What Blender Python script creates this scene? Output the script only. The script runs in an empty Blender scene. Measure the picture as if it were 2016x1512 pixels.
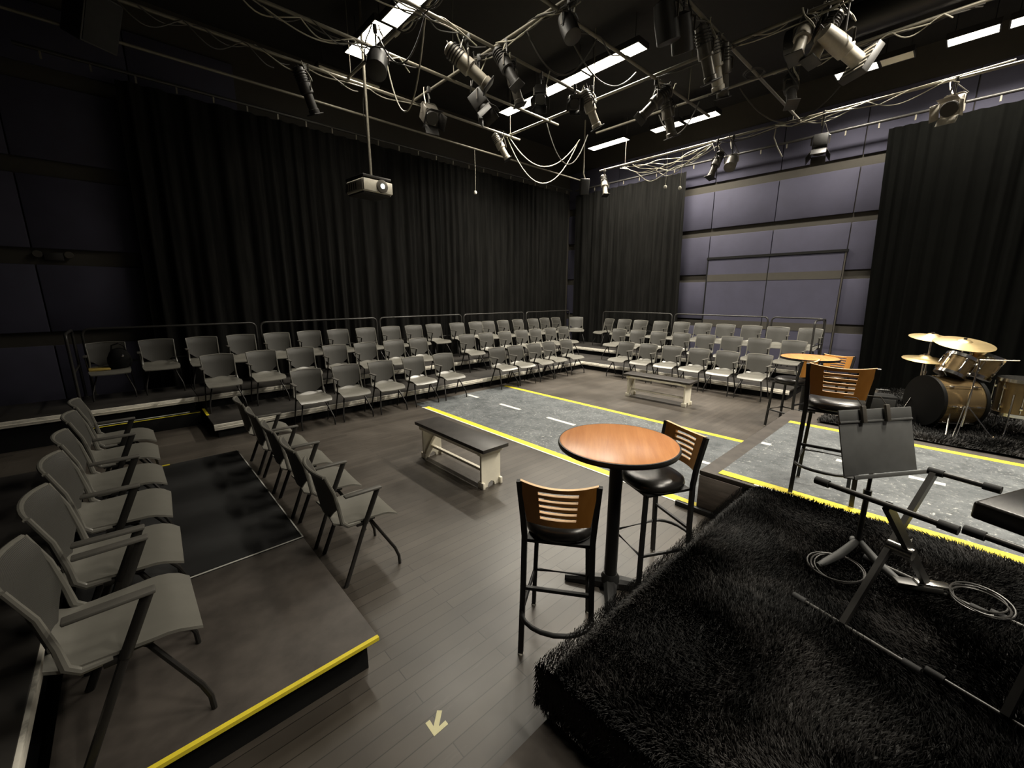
import bpy, bmesh, math, random
from mathutils import Vector, Matrix
PI=math.pi
R=math.radians
S=bpy.context.scene
C=S.collection
# ---------------------------------------------------------------- camera, world, exposure
CAM_H=2.0
cam_data=bpy.data.cameras.new('camera'); cam=bpy.data.objects.new('camera',cam_data); C.objects.link(cam)
cam.location=(0,0,CAM_H); cam.rotation_euler=(R(90-12.2),0,R(47-90))
cam_data.sensor_width=36; cam_data.lens=809/2016*36; cam_data.clip_start=0.05; cam_data.clip_end=100
S.camera=cam
w=bpy.data.worlds.new('world'); S.world=w; w.use_nodes=True
w.node_tree.nodes['Background'].inputs[0].default_value=(0.9,0.92,1.0,1)
w.node_tree.nodes['Background'].inputs[1].default_value=0.0
S.view_settings.view_transform='Standard'; S.view_settings.look='None'
S.view_settings.exposure=0.0; S.view_settings.gamma=1.0; S.view_settings.use_curve_mapping=False
LAMP_W=150.0           # a full 4 ft fluorescent troffer of the centre and right strips
LAMP_COL=(1.0,0.925,0.79)
# troffers: centre x, y of every lit 1x4 ft fixture, hung at TROF_Z
TROF_Z=6.2
TROFFERS=[(3.68,7.52,1.24,.26),(3.76,6.26,1.24,.22),(3.8,5.0,1.24,.18),
          (7.28,7.5,1.24,1),(7.24,6.26,1.24,1),(7.2,5.02,1.24,1),
          (10.78,7.55,1.24,1),(10.86,5.83,.8,1),(10.93,4.98,.8,1),(10.96,2.06,.66,1),(10.96,.55,.62,1),(10.96,-.15,.62,1)]
TROFFERS_OUT=[(7.2,.3,1.24,1.4),(7.2,-1.0,1.24,1.4),(3.8,-1.1,1.24,.8),(2.4,-3.0,1.24,.8)]      # unseen strips past the frame and one behind the camera, inferred from lit surfaces
CEIL_Z=6.75

# ---------------------------------------------------------------- materials
def nt(name):
    m=bpy.data.materials.new(name); m.use_nodes=True; t=m.node_tree; t.nodes.clear()
    o=t.nodes.new('ShaderNodeOutputMaterial'); b=t.nodes.new('ShaderNodeBsdfPrincipled')
    t.links.new(b.outputs[0],o.inputs[0]); return m,t,b
def col4(c): return (c[0],c[1],c[2],1)
def ramp(t,a,b,p0=0.35,p1=0.65):
    r=t.nodes.new('ShaderNodeValToRGB'); r.color_ramp.elements[0].color=col4(a); r.color_ramp.elements[1].color=col4(b)
    r.color_ramp.elements[0].position=p0; r.color_ramp.elements[1].position=p1; return r
def noise(t,scale,detail=4,vec=None,rough=0.6):
    n=t.nodes.new('ShaderNodeTexNoise'); n.inputs['Scale'].default_value=scale; n.inputs['Detail'].default_value=detail; n.inputs['Roughness'].default_value=rough
    if vec is not None: t.links.new(vec,n.inputs['Vector'])
    return n
def coords(t,scale=(1,1,1),kind='Object'):
    tc=t.nodes.new('ShaderNodeTexCoord'); mp=t.nodes.new('ShaderNodeMapping'); mp.inputs['Scale'].default_value=scale
    t.links.new(tc.outputs[kind],mp.inputs['Vector']); return mp.outputs['Vector']
def bump(t,b,h,strength,dist=0.01):
    n=t.nodes.new('ShaderNodeBump'); n.inputs['Strength'].default_value=strength; n.inputs['Distance'].default_value=dist
    t.links.new(h,n.inputs['Height']); t.links.new(n.outputs[0],b.inputs['Normal'])
def plain(name,c,rough=0.5,metal=0.0,var=0.12,scale=9,spec=0.5,bmp=0.0,bscale=120):
    m,t,b=nt(name); v=coords(t); n=noise(t,scale,4,v)
    r=ramp(t,[x*(1-var) for x in c],[min(1,x*(1+var)) for x in c]); t.links.new(n.outputs[0],r.inputs[0]); t.links.new(r.outputs[0],b.inputs['Base Color'])
    b.inputs['Roughness'].default_value=rough; b.inputs['Metallic'].default_value=metal; b.inputs['Specular IOR Level'].default_value=spec
    if bmp: bump(t,b,noise(t,bscale,3,v).outputs[0],bmp,0.004)
    return m
def emis(name,c,s):
    m=bpy.data.materials.new(name); m.use_nodes=True; t=m.node_tree; t.nodes.clear()
    o=t.nodes.new('ShaderNodeOutputMaterial'); e=t.nodes.new('ShaderNodeEmission'); e.inputs[0].default_value=col4(c); e.inputs[1].default_value=s
    t.links.new(e.outputs[0],o.inputs[0]); return m
M={}
def mat_floor():
    m,t,b=nt('painted_plank_floor'); v=coords(t)
    br=t.nodes.new('ShaderNodeTexBrick'); br.inputs['Scale'].default_value=1.0
    br.inputs['Brick Width'].default_value=1.3; br.inputs['Row Height'].default_value=0.085; br.inputs['Mortar Size'].default_value=0.0024
    br.inputs['Color1'].default_value=(0.074,0.063,0.052,1); br.inputs['Color2'].default_value=(0.054,0.046,0.038,1); br.inputs['Mortar'].default_value=(0.018,0.015,0.012,1)
    br.offset=0.37; t.links.new(v,br.inputs['Vector'])
    n=noise(t,1.1,5,v); r=ramp(t,(0.68,0.67,0.66),(1.22,1.21,1.19),0.34,0.7); t.links.new(n.outputs[0],r.inputs[0])
    mx=t.nodes.new('ShaderNodeMix'); mx.data_type='RGBA'; mx.blend_type='MULTIPLY'; mx.inputs[0].default_value=1
    t.links.new(br.outputs[0],mx.inputs[6]); t.links.new(r.outputs[0],mx.inputs[7])
    # pale scuffs, stretched along the planks
    v2=coords(t,(1.2,9,1)); n2=noise(t,2.4,7,v2,0.7); r2=ramp(t,(0,0,0),(0.05,0.048,0.044),0.6,0.78); t.links.new(n2.outputs[0],r2.inputs[0])
    ad=t.nodes.new('ShaderNodeMix'); ad.data_type='RGBA'; ad.blend_type='ADD'; ad.inputs[0].default_value=0.6
    t.links.new(mx.outputs[2],ad.inputs[6]); t.links.new(r2.outputs[0],ad.inputs[7]); t.links.new(ad.outputs[2],b.inputs['Base Color'])
    rr=ramp(t,(0.33,)*3,(0.47,)*3,0.3,0.7); t.links.new(n.outputs[0],rr.inputs[0]); t.links.new(rr.outputs[0],b.inputs['Roughness'])
    b.inputs['Specular IOR Level'].default_value=0.8
    bump(t,b,br.outputs[1],0.25,0.002); return m
M['floor']=mat_floor()
def mat_road():
    m,t,b=nt('speckled_asphalt_paint'); v=coords(t)
    n=noise(t,3.2,8,v,0.82); r=ramp(t,(0.045,0.052,0.057),(0.165,0.178,0.184),0.36,0.66); t.links.new(n.outputs[0],r.inputs[0])
    n2=noise(t,26,4,v,0.8); r2=ramp(t,(0,0,0),(1,1,1),0.58,0.66); t.links.new(n2.outputs[0],r2.inputs[0])
    n3=noise(t,1.1,3,v); r3=ramp(t,(0.25,)*3,(1,1,1),0.4,0.65); t.links.new(n3.outputs[0],r3.inputs[0])
    mm=t.nodes.new('ShaderNodeMath'); mm.operation='MULTIPLY'; t.links.new(r2.outputs[0],mm.inputs[0]); t.links.new(r3.outputs[0],mm.inputs[1])
    mx=t.nodes.new('ShaderNodeMix'); mx.data_type='RGBA'; t.links.new(mm.outputs[0],mx.inputs[0]); t.links.new(r.outputs[0],mx.inputs[6]); mx.inputs[7].default_value=(0.62,0.62,0.58,1)
    n4=noise(t,40,2,v); r4=ramp(t,(0.02,0.02,0.02),(1,1,1),0.3,0.4); t.links.new(n4.outputs[0],r4.inputs[0])
    m2=t.nodes.new('ShaderNodeMix'); m2.data_type='RGBA'; m2.blend_type='MULTIPLY'; m2.inputs[0].default_value=0.5
    t.links.new(mx.outputs[2],m2.inputs[6]); t.links.new(r4.outputs[0],m2.inputs[7]); t.links.new(m2.outputs[2],b.inputs['Base Color'])
    b.inputs['Roughness'].default_value=0.5; bump(t,b,n2.outputs[0],0.2,0.003); return m
M['road']=mat_road()
def mat_wood(name,a,c,rough=0.28,axis=(1.2,16,16)):
    m,t,b=nt(name); v=coords(t,axis); n=noise(t,1.6,7,v,0.62); r=ramp(t,a,c,0.32,0.68); t.links.new(n.outputs[0],r.inputs[0])
    t.links.new(r.outputs[0],b.inputs['Base Color']); b.inputs['Roughness'].default_value=rough; return m
M['wood_top']=mat_wood('oak_laminate',(0.50,0.19,0.058),(0.66,0.29,0.105),0.3)
M['wood_back']=mat_wood('stool_back_ply',(0.42,0.17,0.03),(0.56,0.25,0.055),0.34,(9,9,2))
M['ply_edge']=plain('ply_edge',(0.86,0.60,0.33),0.5)  # pale ply, lightened further for the light the slot edges catch
M['seat']=plain('warm_grey_plastic',(0.150,0.144,0.125),0.3,var=0.05)
def mat_mesh():
    m,t,b=nt('grey_mesh_fabric'); v=coords(t); wv=t.nodes.new('ShaderNodeTexWave'); wv.bands_direction='Z'; wv.inputs['Scale'].default_value=60
    t.links.new(v,wv.inputs['Vector']); r=ramp(t,(0.034,0.0325,0.0285),(0.072,0.069,0.061),0.2,0.8); t.links.new(wv.outputs[0],r.inputs[0])
    t.links.new(r.outputs[0],b.inputs['Base Color']); b.inputs['Roughness'].default_value=0.5; bump(t,b,wv.outputs[0],0.3,0.002); return m
M['mesh']=mat_mesh()
M['arm']=plain('dark_grey_arm',(0.085,0.08,0.07),0.5)
M['leg']=plain('dark_steel_tube',(0.03,0.028,0.026),0.38,0.55)
M['black_metal']=plain('black_powder_coat',(0.012,0.012,0.012),0.42)
M['vinyl']=plain('black_vinyl',(0.012,0.011,0.010),0.27,bmp=0.1,bscale=300)
M['black']=plain('matt_black',(0.007,0.007,0.007),0.85,spec=.2)
M['ceil']=plain('black_ceiling',(0.012,0.011,0.010),0.85)
M['deck']=plain('black_deck_paint',(0.03,0.027,0.024),0.5,var=0.3,scale=3)
M['deck_dark']=plain('new_black_deck',(0.02,0.02,0.02),0.8,var=0.2,scale=3,spec=.3)
M['stage_ply']=mat_wood('stained_ply',(0.13,0.112,0.098),(0.27,0.235,0.205),0.45,(6,2,14))
M['stage']=plain('brown_black_stage_paint',(0.062,0.053,0.046),0.55,var=0.25,scale=5,spec=.35)
def mat_edge():
    m,t,b=nt('white_marked_alloy_edge'); v=coords(t,(3,3,12)); n=noise(t,3,6,v,0.7); r=ramp(t,(0.38,0.36,0.31),(0.84,0.80,0.70),0.3,0.5); t.links.new(n.outputs[0],r.inputs[0])
    t.links.new(r.outputs[0],b.inputs['Base Color']); b.inputs['Roughness'].default_value=0.45; return m
M['edge']=mat_edge()
M['yellow']=plain('yellow_tape',(0.76,0.62,0.035),0.5,var=0.06,scale=20)
M['white_tape']=plain('white_tape',(0.72,0.71,0.66),0.5,var=0.06)
M['cream_tape']=plain('cream_tape',(0.70,0.66,0.40),0.55,var=0.04)
M['cream']=plain('cream_paint',(0.84,0.79,0.65),0.45,var=0.04)
M['bench_top']=plain('black_bench_top',(0.03,0.026,0.023),0.45,var=0.35,scale=5)
M['panel']=plain('slate_blue_panel',(0.047,0.0455,0.074),0.8,var=0.07,scale=2.5)
M['taupe']=plain('taupe_wall',(0.043,0.038,0.030),0.8,var=0.05)
M['dkwall']=plain('dark_blue_wall',(0.03,0.03,0.045),0.85)
def mat_curtain():
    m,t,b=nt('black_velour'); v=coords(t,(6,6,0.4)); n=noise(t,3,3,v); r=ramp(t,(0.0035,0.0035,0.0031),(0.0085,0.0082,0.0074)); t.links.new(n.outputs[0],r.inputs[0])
    t.links.new(r.outputs[0],b.inputs['Base Color']); b.inputs['Roughness'].default_value=0.9; b.inputs['Specular IOR Level'].default_value=0.1
    b.inputs['Sheen Weight'].default_value=0.06; b.inputs['Sheen Tint'].default_value=(0.16,0.15,0.13,1); b.inputs['Sheen Roughness'].default_value=0.45; return m
M['curtain']=mat_curtain()
M['curtain_shaded']=plain('shaded_black_curtain',(0.0018,0.0019,0.0016),0.95,spec=.05)  # darker copy of the curtain black, painting in the weaker light there
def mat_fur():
    m,t,b=nt('black_shag_pile'); v=coords(t); n=noise(t,2.6,3,v); r=ramp(t,(0.007,0.0068,0.0065),(0.055,0.051,0.048),.47,.72); t.links.new(n.outputs[0],r.inputs[0])  # pale noise patches paint the sheen of leaning pile into its colour
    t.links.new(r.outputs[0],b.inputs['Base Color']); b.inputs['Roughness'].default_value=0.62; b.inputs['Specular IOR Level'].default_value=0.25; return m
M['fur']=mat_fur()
M['pipe']=plain('grey_steel_pipe',(0.18,0.165,0.13),0.45,0.3)
M['rail']=plain('black_rail_paint',(0.045,0.043,0.04),0.35,0.3)
M['fix']=plain('black_fixture',(0.022,0.02,0.018),0.5)
M['fix_grey']=plain('grey_alloy_fixture',(0.11,0.10,0.085),0.36,0.4)
M['fix_white']=plain('pale_fixture',(0.36,0.33,0.27),0.42)
M['lens']=plain('dark_lens',(0.03,0.028,0.025),0.08,0.0,spec=1.0)
M['cable']=plain('black_cable',(0.05,0.046,0.04),0.5)
M['cable_pale']=plain('pale_cable',(0.36,0.34,0.27),0.5)
M['proj']=plain('white_projector_shell',(0.55,0.52,0.44),0.4)
M['glow']=emis('projector_light',(0.8,1.0,0.95),6)
M['tube']=emis('fluorescent_diffuser',(1.0,0.93,0.76),9)
M['champ']=plain('champagne_drum_shell',(0.24,0.17,0.085),0.27,0.8,var=0.15)
M['chrome']=plain('chrome',(0.72,0.70,0.66),0.18,1.0)
M['cymbal']=plain('bronze_cymbal',(0.60,0.46,0.24),0.34,0.85,var=0.2,scale=3)
M['drumhead']=plain('white_drumhead',(0.66,0.63,0.55),0.5)
M['black_head']=plain('black_drumhead',(0.004,0.004,0.004),0.45,spec=.25)
M['standgrey']=plain('charcoal_desk',(0.085,0.086,0.084),0.6)
M['sticker']=plain('pale_sticker',(0.6,0.58,0.52),0.5)
M['yellow_pad']=plain('yellow_folder',(0.5,0.36,0.08),0.6)
M['foam']=plain('rubber_sleeve',(0.02,0.02,0.02),0.8)

# ---------------------------------------------------------------- mesh builder
class MB:
    def __init__(s): s.v=[]; s.f=[]; s.mi=[]; s.cur=0
    def add(s,vs,fs):
        k=len(s.v); s.v+= [tuple(v) for v in vs]
        for f in fs: s.f.append(tuple(i+k for i in f)); s.mi.append(s.cur)
        return s
    def m(s,i): s.cur=i; return s
    def box(s,x0,x1,y0,y1,z0,z1,T=None):
        vs=[Vector((x,y,z)) for x in (x0,x1) for y in (y0,y1) for z in (z0,z1)]
        if T is not None: vs=[T@v for v in vs]
        return s.add(vs,[(0,1,3,2),(4,6,7,5),(0,4,5,1),(2,3,7,6),(0,2,6,4),(1,5,7,3)])
    def bev(s,x0,x1,y0,y1,z0,z1,b=0.006,T=None,seg=2):
        bm=bmesh.new(); bmesh.ops.create_cube(bm,size=1)
        for v in bm.verts: v.co=Vector(((x0+x1)/2+v.co.x*(x1-x0),(y0+y1)/2+v.co.y*(y1-y0),(z0+z1)/2+v.co.z*(z1-z0)))
        bmesh.ops.bevel(bm,geom=bm.edges[:],offset=b,segments=seg,affect='EDGES',profile=0.5)
        bm.verts.index_update(); vs=[(T@v.co if T is not None else v.co.copy()) for v in bm.verts]; fs=[[v.index for v in f.verts] for f in bm.faces]
        bm.free(); return s.add(vs,fs)
    def tube(s,pts,r,n=8,closed=False,flat=None):
        pts=[Vector(p) for p in pts]; L=len(pts); rs=r if isinstance(r,(list,tuple)) else [r]*L
        vs=[]; prev=None
        for i,p in enumerate(pts):
            if closed: d=(pts[(i+1)%L]-pts[i-1])
            else: d=(pts[min(i+1,L-1)]-pts[max(i-1,0)])
            d.normalize()
            if prev is None:
                a=Vector((0,0,1)) if abs(d.z)<0.95 else Vector((1,0,0))
                u=d.cross(a).normalized()
            else:
                u=(prev-d*prev.dot(d)).normalized()
            prev=u; q=d.cross(u)
            for k in range(n):
                an=2*PI*k/n+ (PI/4 if n==4 else 0); vs.append(p+(u*math.cos(an)*(flat[0] if flat else 1)+q*math.sin(an)*(flat[1] if flat else 1))*rs[i])
        fs=[]
        for i in range(L if closed else L-1):
            j=(i+1)%L
            for k in range(n): fs.append((i*n+k,i*n+(k+1)%n,j*n+(k+1)%n,j*n+k))
        if not closed: fs.append(tuple(range(n-1,-1,-1))); fs.append(tuple((L-1)*n+k for k in range(n)))
        return s.add(vs,fs)
    def cyl(s,a,b,r,n=16,r2=None): return s.tube([a,b],[r,r if r2 is None else r2],n)
    def lathe(s,prof,n=28,T=None,sx=1,sy=1):
        vs=[]; fs=[]
        for (r,z) in prof:
            for k in range(n):
                a=2*PI*k/n; v=Vector((r*math.cos(a)*sx,r*math.sin(a)*sy,z)); vs.append(T@v if T is not None else v)
        for i in range(len(prof)-1):
            for k in range(n): fs.append((i*n+k,i*n+(k+1)%n,(i+1)*n+(k+1)%n,(i+1)*n+k))
        fs.append(tuple(range(n-1,-1,-1))); fs.append(tuple((len(prof)-1)*n+k for k in range(n)))
        return s.add(vs,fs)
    def grid(s,P,closed_thick=None):
        nu=len(P); nv=len(P[0]); vs=[p for row in P for p in row]
        fs=[(i*nv+j,(i+1)*nv+j,(i+1)*nv+j+1,i*nv+j+1) for i in range(nu-1) for j in range(nv-1)]
        return s.add(vs,fs)
    def shell(s,Pf,Pb,hole=None):
        """two matching grids (front, back) joined to a closed slab; hole(i,j) leaves a cell out"""
        nu=len(Pf); nv=len(Pf[0]); N=nu*nv
        vs=[p for r in Pf for p in r]+[p for r in Pb for p in r]; fs=[]; ed=[]
        on=lambda i,j: 0<=i<nu-1 and 0<=j<nv-1 and not (hole and hole(i,j))
        ix=lambda i,j: i*nv+j
        for i in range(nu-1):
            for j in range(nv-1):
                if not on(i,j): continue
                a,b,c,d=ix(i,j),ix(i+1,j),ix(i+1,j+1),ix(i,j+1)
                fs.append((a,b,c,d)); fs.append((d+N,c+N,b+N,a+N))
                for (e0,e1,ni,nj) in ((b,a,i,j-1),(c,b,i+1,j),(d,c,i,j+1),(a,d,i-1,j)):
                    if not on(ni,nj): ed.append((e0,e1,e1+N,e0+N))
        k=s.cur; s.add(vs,fs); base=len(s.v)-len(vs)
        for e in ed: s.f.append(tuple(i+base for i in e)); s.mi.append(getattr(s,'edge_mi',k))
        return s
    def prism(s,pts,z0,z1,T=None):
        n=len(pts); vs=[Vector((x,y,z0)) for x,y in pts]+[Vector((x,y,z1)) for x,y in pts]
        if T is not None: vs=[T@v for v in vs]
        return s.add(vs,[tuple(range(n-1,-1,-1)),tuple(range(n,2*n))]+[(i,(i+1)%n,(i+1)%n+n,i+n) for i in range(n)])
    def build(s,name,mats,parent=None,smooth=True,ang=38,fix=True):
        me=bpy.data.meshes.new(name); me.from_pydata(s.v,[],s.f)
        for m in (mats if isinstance(mats,(list,tuple)) else [mats]): me.materials.append(m)
        if any(s.mi): me.polygons.foreach_set('material_index',s.mi)
        if fix:
            bm=bmesh.new(); bm.from_mesh(me); bmesh.ops.recalc_face_normals(bm,faces=bm.faces[:]); bm.to_mesh(me); bm.free()
        if smooth:
            me.shade_smooth(); me.set_sharp_from_angle(angle=R(ang))
        o=bpy.data.objects.new(name,me); C.objects.link(o)
        if parent: o.parent=parent
        return o
def tag(o,label=None,cat=None,group=None,kind=None):
    if label: o['label']=label
    if cat: o['category']=cat
    if group: o['group']=group
    if kind: o['kind']=kind
    return o
def empty(name,label,cat,loc=(0,0,0),rz=0,group=None):
    o=bpy.data.objects.new(name,None); o.empty_display_size=0.1; C.objects.link(o); o.location=loc; o.rotation_euler=(0,0,rz)
    return tag(o,label,cat,group)
KIDS={}
def kids(o): return [c for c in ALLK.get(o.name,[])]
def copy_tree(o,parent=None):
    c=o.copy(); C.objects.link(c)
    if parent: c.parent=parent
    for ch in list(o.children): copy_tree(ch,c)
    return c
def place(o,loc,rz,label=None,group=None):
    o.location=loc; o.rotation_euler=(0,0,rz)
    if label: o['label']=label
    if group: o['group']=group
    return o
def rotm(az,tilt=0): return Matrix.Rotation(az,4,'Z')@Matrix.Rotation(tilt,4,'Y')
def arc(cx,cy,r,a0,a1,n): return [(cx+r*math.cos(a0+(a1-a0)*i/n),cy+r*math.sin(a0+(a1-a0)*i/n)) for i in range(n+1)]
ORD=['first','second','third','fourth','fifth','sixth','seventh','eighth','ninth','tenth','eleventh','twelfth','thirteenth','fourteenth','fifteenth','sixteenth','seventeenth','eighteenth','nineteenth','twentieth']

# ---------------------------------------------------------------- setting
WX,WY=12.15,10.0; X0,Y0=-6.0,-5.0
tag(MB().box(X0,WX+.2,Y0,WY+.2,-0.1,0).build('floor',M['floor'],smooth=False),kind='structure')
tag(MB().box(X0,WX+.2,Y0,WY+.2,CEIL_Z,CEIL_Z+.1).build('ceiling',M['ceil'],smooth=False),kind='structure')
def wall_with_panels(name,axis,pos,a0,a1,bands,seams,th,panel_name):
    """solid wall, taupe, carrying slate panels; bands = (z0,z1) of each panel course"""
    mb=MB()
    if axis=='x': mb.box(pos,pos+.2,a0,a1,0,CEIL_Z)
    else: mb.box(a0,a1,pos,pos+.2,0,CEIL_Z)
    wl=tag(mb.build(name,M['taupe'],smooth=False),kind='structure')
    g=0.008
    for z0,z1 in bands:
        for s0,s1 in zip(seams[:-1],seams[1:]):
            p=MB()
            if axis=='x': p.bev(pos-th,pos,s0+g,s1-g,z0,z1,0.012)
            else: p.bev(s0+g,s1-g,pos-th,pos,z0,z1,0.012)
            p.build(panel_name,M['panel'],wl)
    return wl
wr=wall_with_panels('wall_right','x',WX,Y0,WY+.2,[(0.05,1.13),(1.34,2.36),(2.56,3.58),(3.78,4.72),(4.95,6.1)],
                 [-1.2,0.4,1.93,3.46,4.98,6.5,8.0,10.0],0.05,'acoustic_panel')
wl=wall_with_panels('wall_left','y',WY,X0,WX,[(0.05,1.2),(1.42,2.47),(2.72,3.80),(4.04,5.12),(5.36,6.2)],
                 [-5.4,-3.9,-2.4,-0.9,0.62,2.15],0.05,'acoustic_panel')
tag(MB().box(X0-.2,X0,Y0,WY+.2,0,CEIL_Z).build('wall_back',M['dkwall'],smooth=False),kind='structure')
tag(MB().box(X0,WX+.2,Y0-.2,Y0,0,CEIL_Z).build('wall_near',M['dkwall'],smooth=False),kind='structure')
# wide door in the right wall, faced with the same panels, with a dark head seal and jamb gaps
d=tag(MB().box(WX-.075,WX-.05,1.96,4.95,0.02,2.94).build('door_1',M['panel'],smooth=False),kind='structure')
MB().box(WX-.09,WX-.05,1.9,5.0,2.955,3.015).build('head_seal',M['black'],d,smooth=False)
MB().box(WX-.08,WX-.05,4.955,4.985,0.02,2.95).build('jamb_seal',M['black'],d,smooth=False)
MB().box(WX-.08,WX-.05,1.925,1.95,0.02,2.95).build('jamb_seal',M['taupe'],d,smooth=False)
MB().box(WX-.08,WX-.074,1.96,4.95,2.37,2.55).build('taupe_band',M['taupe'],d,smooth=False)
MB().box(WX-.08,WX-.074,1.96,4.95,1.14,1.33).build('taupe_band',M['taupe'],d,smooth=False)
MB().box(WX-.08,WX-.074,3.452,3.468,0.02,2.94).build('leaf_gap',M['black'],d,smooth=False)

def curtain(name,label,axis,pos,a0,a1,z0,z1,seed,amp=0.06,flare0=0,flare1=0,pitch=0.2,mat='curtain'):
    rnd=random.Random(seed); n=int(abs(a1-a0)/0.022); rows=[z0,z0+.5,z0+1.5,(z0+z1)/2,z1-1.0,z1-.3,z1]
    ph=[]; p=0
    for i in range(n+1): ph.append(p); p+= (abs(a1-a0)/n)/pitch*2*PI*(0.75+0.5*math.sin(i*0.021+seed)*math.sin(i*0.0071*seed+1))
    P=[]
    for i in range(n+1):
        f=i/n; col=[]
        for z in rows:
            h=(z-z0)/(z1-z0); a=a0+(a1-a0)*f
            a+= (flare0*(1-f)**6+flare1*f**6)*(1-h)
            k=amp*(0.55+0.45*(1-h)); off=k*math.sin(ph[i]+0.5*math.sin(h*2+ph[i]*.13))+0.35*k*math.sin(ph[i]*2.3+1.3+h)
            x=pos+off; col.append((x,a,z) if axis=='x' else (a,x,z))
        P.append(col)
    o=MB().grid(P).build(name,M[mat],fix=False,ang=180); return tag(o,label,'curtain')
curtain('stage_curtain','long pleated black velour curtain hanging along the left wall behind the risers','y',9.62,0.42,11.62,0.02,5.33,3,flare0=-.1)
curtain('stage_curtain','short pleated black curtain in the corner left of the slate-blue wall panels','x',11.82,9.5,5.66,0.02,5.3,5,flare1=-.1)
curtain('stage_curtain','black curtain right of the slate-blue wall panels, behind the drum kit','x',11.72,1.52,-4.5,0.02,5.25,8,flare0=-.2,amp=.04,mat='curtain_shaded')
def pipe(name,label,cat,pts,r=0.024,mat=None,group=None,leads=0):
    o=tag(MB().tube(pts,r,10).build(name,mat or M['pipe']),label,cat,group)
    a=Vector(pts[0]); b=Vector(pts[-1]); L=(b-a).length; u=(b-a).normalized(); q=Vector((-u.y,u.x,0)); rr=random.Random(label)
    for k in range(leads):
        s0=rr.uniform(.30,.62)*L; s1=min(L-.1,s0+rr.uniform(1.2,2.6)); n=36; pt=[]; f=rr.uniform(.8,2.2); sg=rr.uniform(.03,.16); ph=rr.uniform(0,6)
        for i in range(n+1):
            t=i/n; d=a+u*(s0+(s1-s0)*t); pt.append(d+q*(.034*math.cos(t*9*f+ph))+Vector((0,0,.03*math.sin(t*9*f+ph)-sg*abs(math.sin(t*PI*f*1.5)))))
        MB().tube(pt,.0085,6).build('taped_cable',M['cable'] if k%2 else M['cable_pale'],o)
    return o
def track(label,a,b,n):
    t=MB(); t.tube([a,b],0.028,10); a=Vector(a);b=Vector(b)
    o=tag(t.build('curtain_track',M['rail']),label,'curtain track')
    for i in range(n):
        p=a.lerp(b,(i+.5)/n); MB().box(p.x-.012,p.x+.012,p.y-.012,p.y+.012,p.z-.12,p.z-.02).build('hanger',M['pipe'],o,smooth=False)
    return o
track('steel curtain track running above the long curtain on the left wall',(-0.6,9.62,5.46),(11.75,9.62,5.46),24)
track('steel curtain track above the curtains along the right wall',(11.78,9.5,5.44),(11.78,-4.5,5.44),26)

# ---------------------------------------------------------------- seating risers
def deck(label,x0,x1,y0,y1,z,faces,mat,group=None,skirt=0.09,cat='riser',edge_top=True):
    """stage deck: black top, pale alloy frame on the named faces, dark skirt set back below"""
    o=empty('riser_deck',label,cat,((x0+x1)/2,(y0+y1)/2,0),0,group); cx,cy=(x0+x1)/2,(y0+y1)/2
    g=0.004
    MB().bev(x0-cx+g,x1-cx-g,y0-cy+g,y1-cy-g,z-.03,z,0.004).build('deck_top',mat,o)
    hx=(x1-x0)/2; hy=(y1-y0)/2
    for f in faces:
        e=MB(); zz=z-.004; zb=z-skirt
        if f=='-y': e.bev(-hx+g,hx-g,-hy-.012,-hy+.012,zb,zz,.004); e.m(0).bev(-hx+g,hx-g,-hy-.018,-hy-.010,zb+.03,zb+.042,.002)
        if f=='+y': e.bev(-hx+g,hx-g,hy-.012,hy+.012,zb,zz,.004)
        if f=='-x': e.bev(-hx-.012,-hx+.012,-hy+g,hy-g,zb,zz,.004); e.bev(-hx-.018,-hx-.010,-hy+g,hy-g,zb+.03,zb+.042,.002)
        if f=='+x': e.bev(hx-.012,hx+.012,-hy+g,hy-g,zb,zz,.004)
        e.build('edge_frame',M['edge'],o)
    MB().box(-hx+.05,hx-.05,-hy+.05,hy-.05,0,z-.03).build('skirt',M['black'],o,smooth=False)
    return o
XS=[0.70,3.13,5.58,8.02,10.35]
names=['left end','second from the left end','third from the left end','corner end']
for i in range(4):
    deck('low black riser deck, front tier of the left bank, '+names[i],XS[i],XS[i+1],6.93,8.1,0.21,['-y'],M['deck'],'front tier riser decks of the left bank')
XS2=[-1.78,0.68,3.11,5.55,7.99,10.35]
names=['leftmost, under the bag chair','second from the left','third from the left','fourth from the left','nearest the corner']
for i in range(5):
    deck('taller black riser deck, rear tier of the left bank, '+names[i],XS2[i],XS2[i+1],8.1,9.3,0.42,['-y'],M['deck'],'rear tier riser decks of the left bank')
deck('taller black riser deck filling the corner between the two banks',10.35,11.58,8.1,9.3,0.42,[],M['deck'])
YS=[6.93,4.45,1.98]
for i in range(2):
    deck('low black riser deck, front tier of the right bank, '+['corner end','end by the bar table'][i],9.13,10.35,YS[i+1],YS[i],0.21,['-x'],M['deck'],'front tier riser decks of the right bank')
YS=[8.1,6.05,4.0,1.95]
for i in range(3):
    deck('taller black riser deck, rear tier of the right bank, '+['corner end','middle','end nearest the drums'][i],10.35,11.58,YS[i+1],YS[i],0.42,['-x'],M['deck'],'rear tier riser decks of the right bank')
# step between tiers at the left end
st=empty('step_box','low black step with a yellow taped edge against the rear left riser','step',(0.04,7.98,0))
MB().bev(-.62,.62,-.08,.1,0,.2,.004).build('step_body',M['black'],st)
MB().box(-.6,.62,-.086,-.05,.2,.2025).build('yellow_tape',M['yellow'],st,smooth=False)
MB().box(-.6,.5,.03,.06,.2,.2025).build('white_tape',M['white_tape'],st,smooth=False)
tp=tag(MB().box(.70,.735,7.55,8.07,.2105,.2135).build('edge_tape',M['yellow'],smooth=False),'yellow tape on the left end of the front tier riser','tape')
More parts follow.
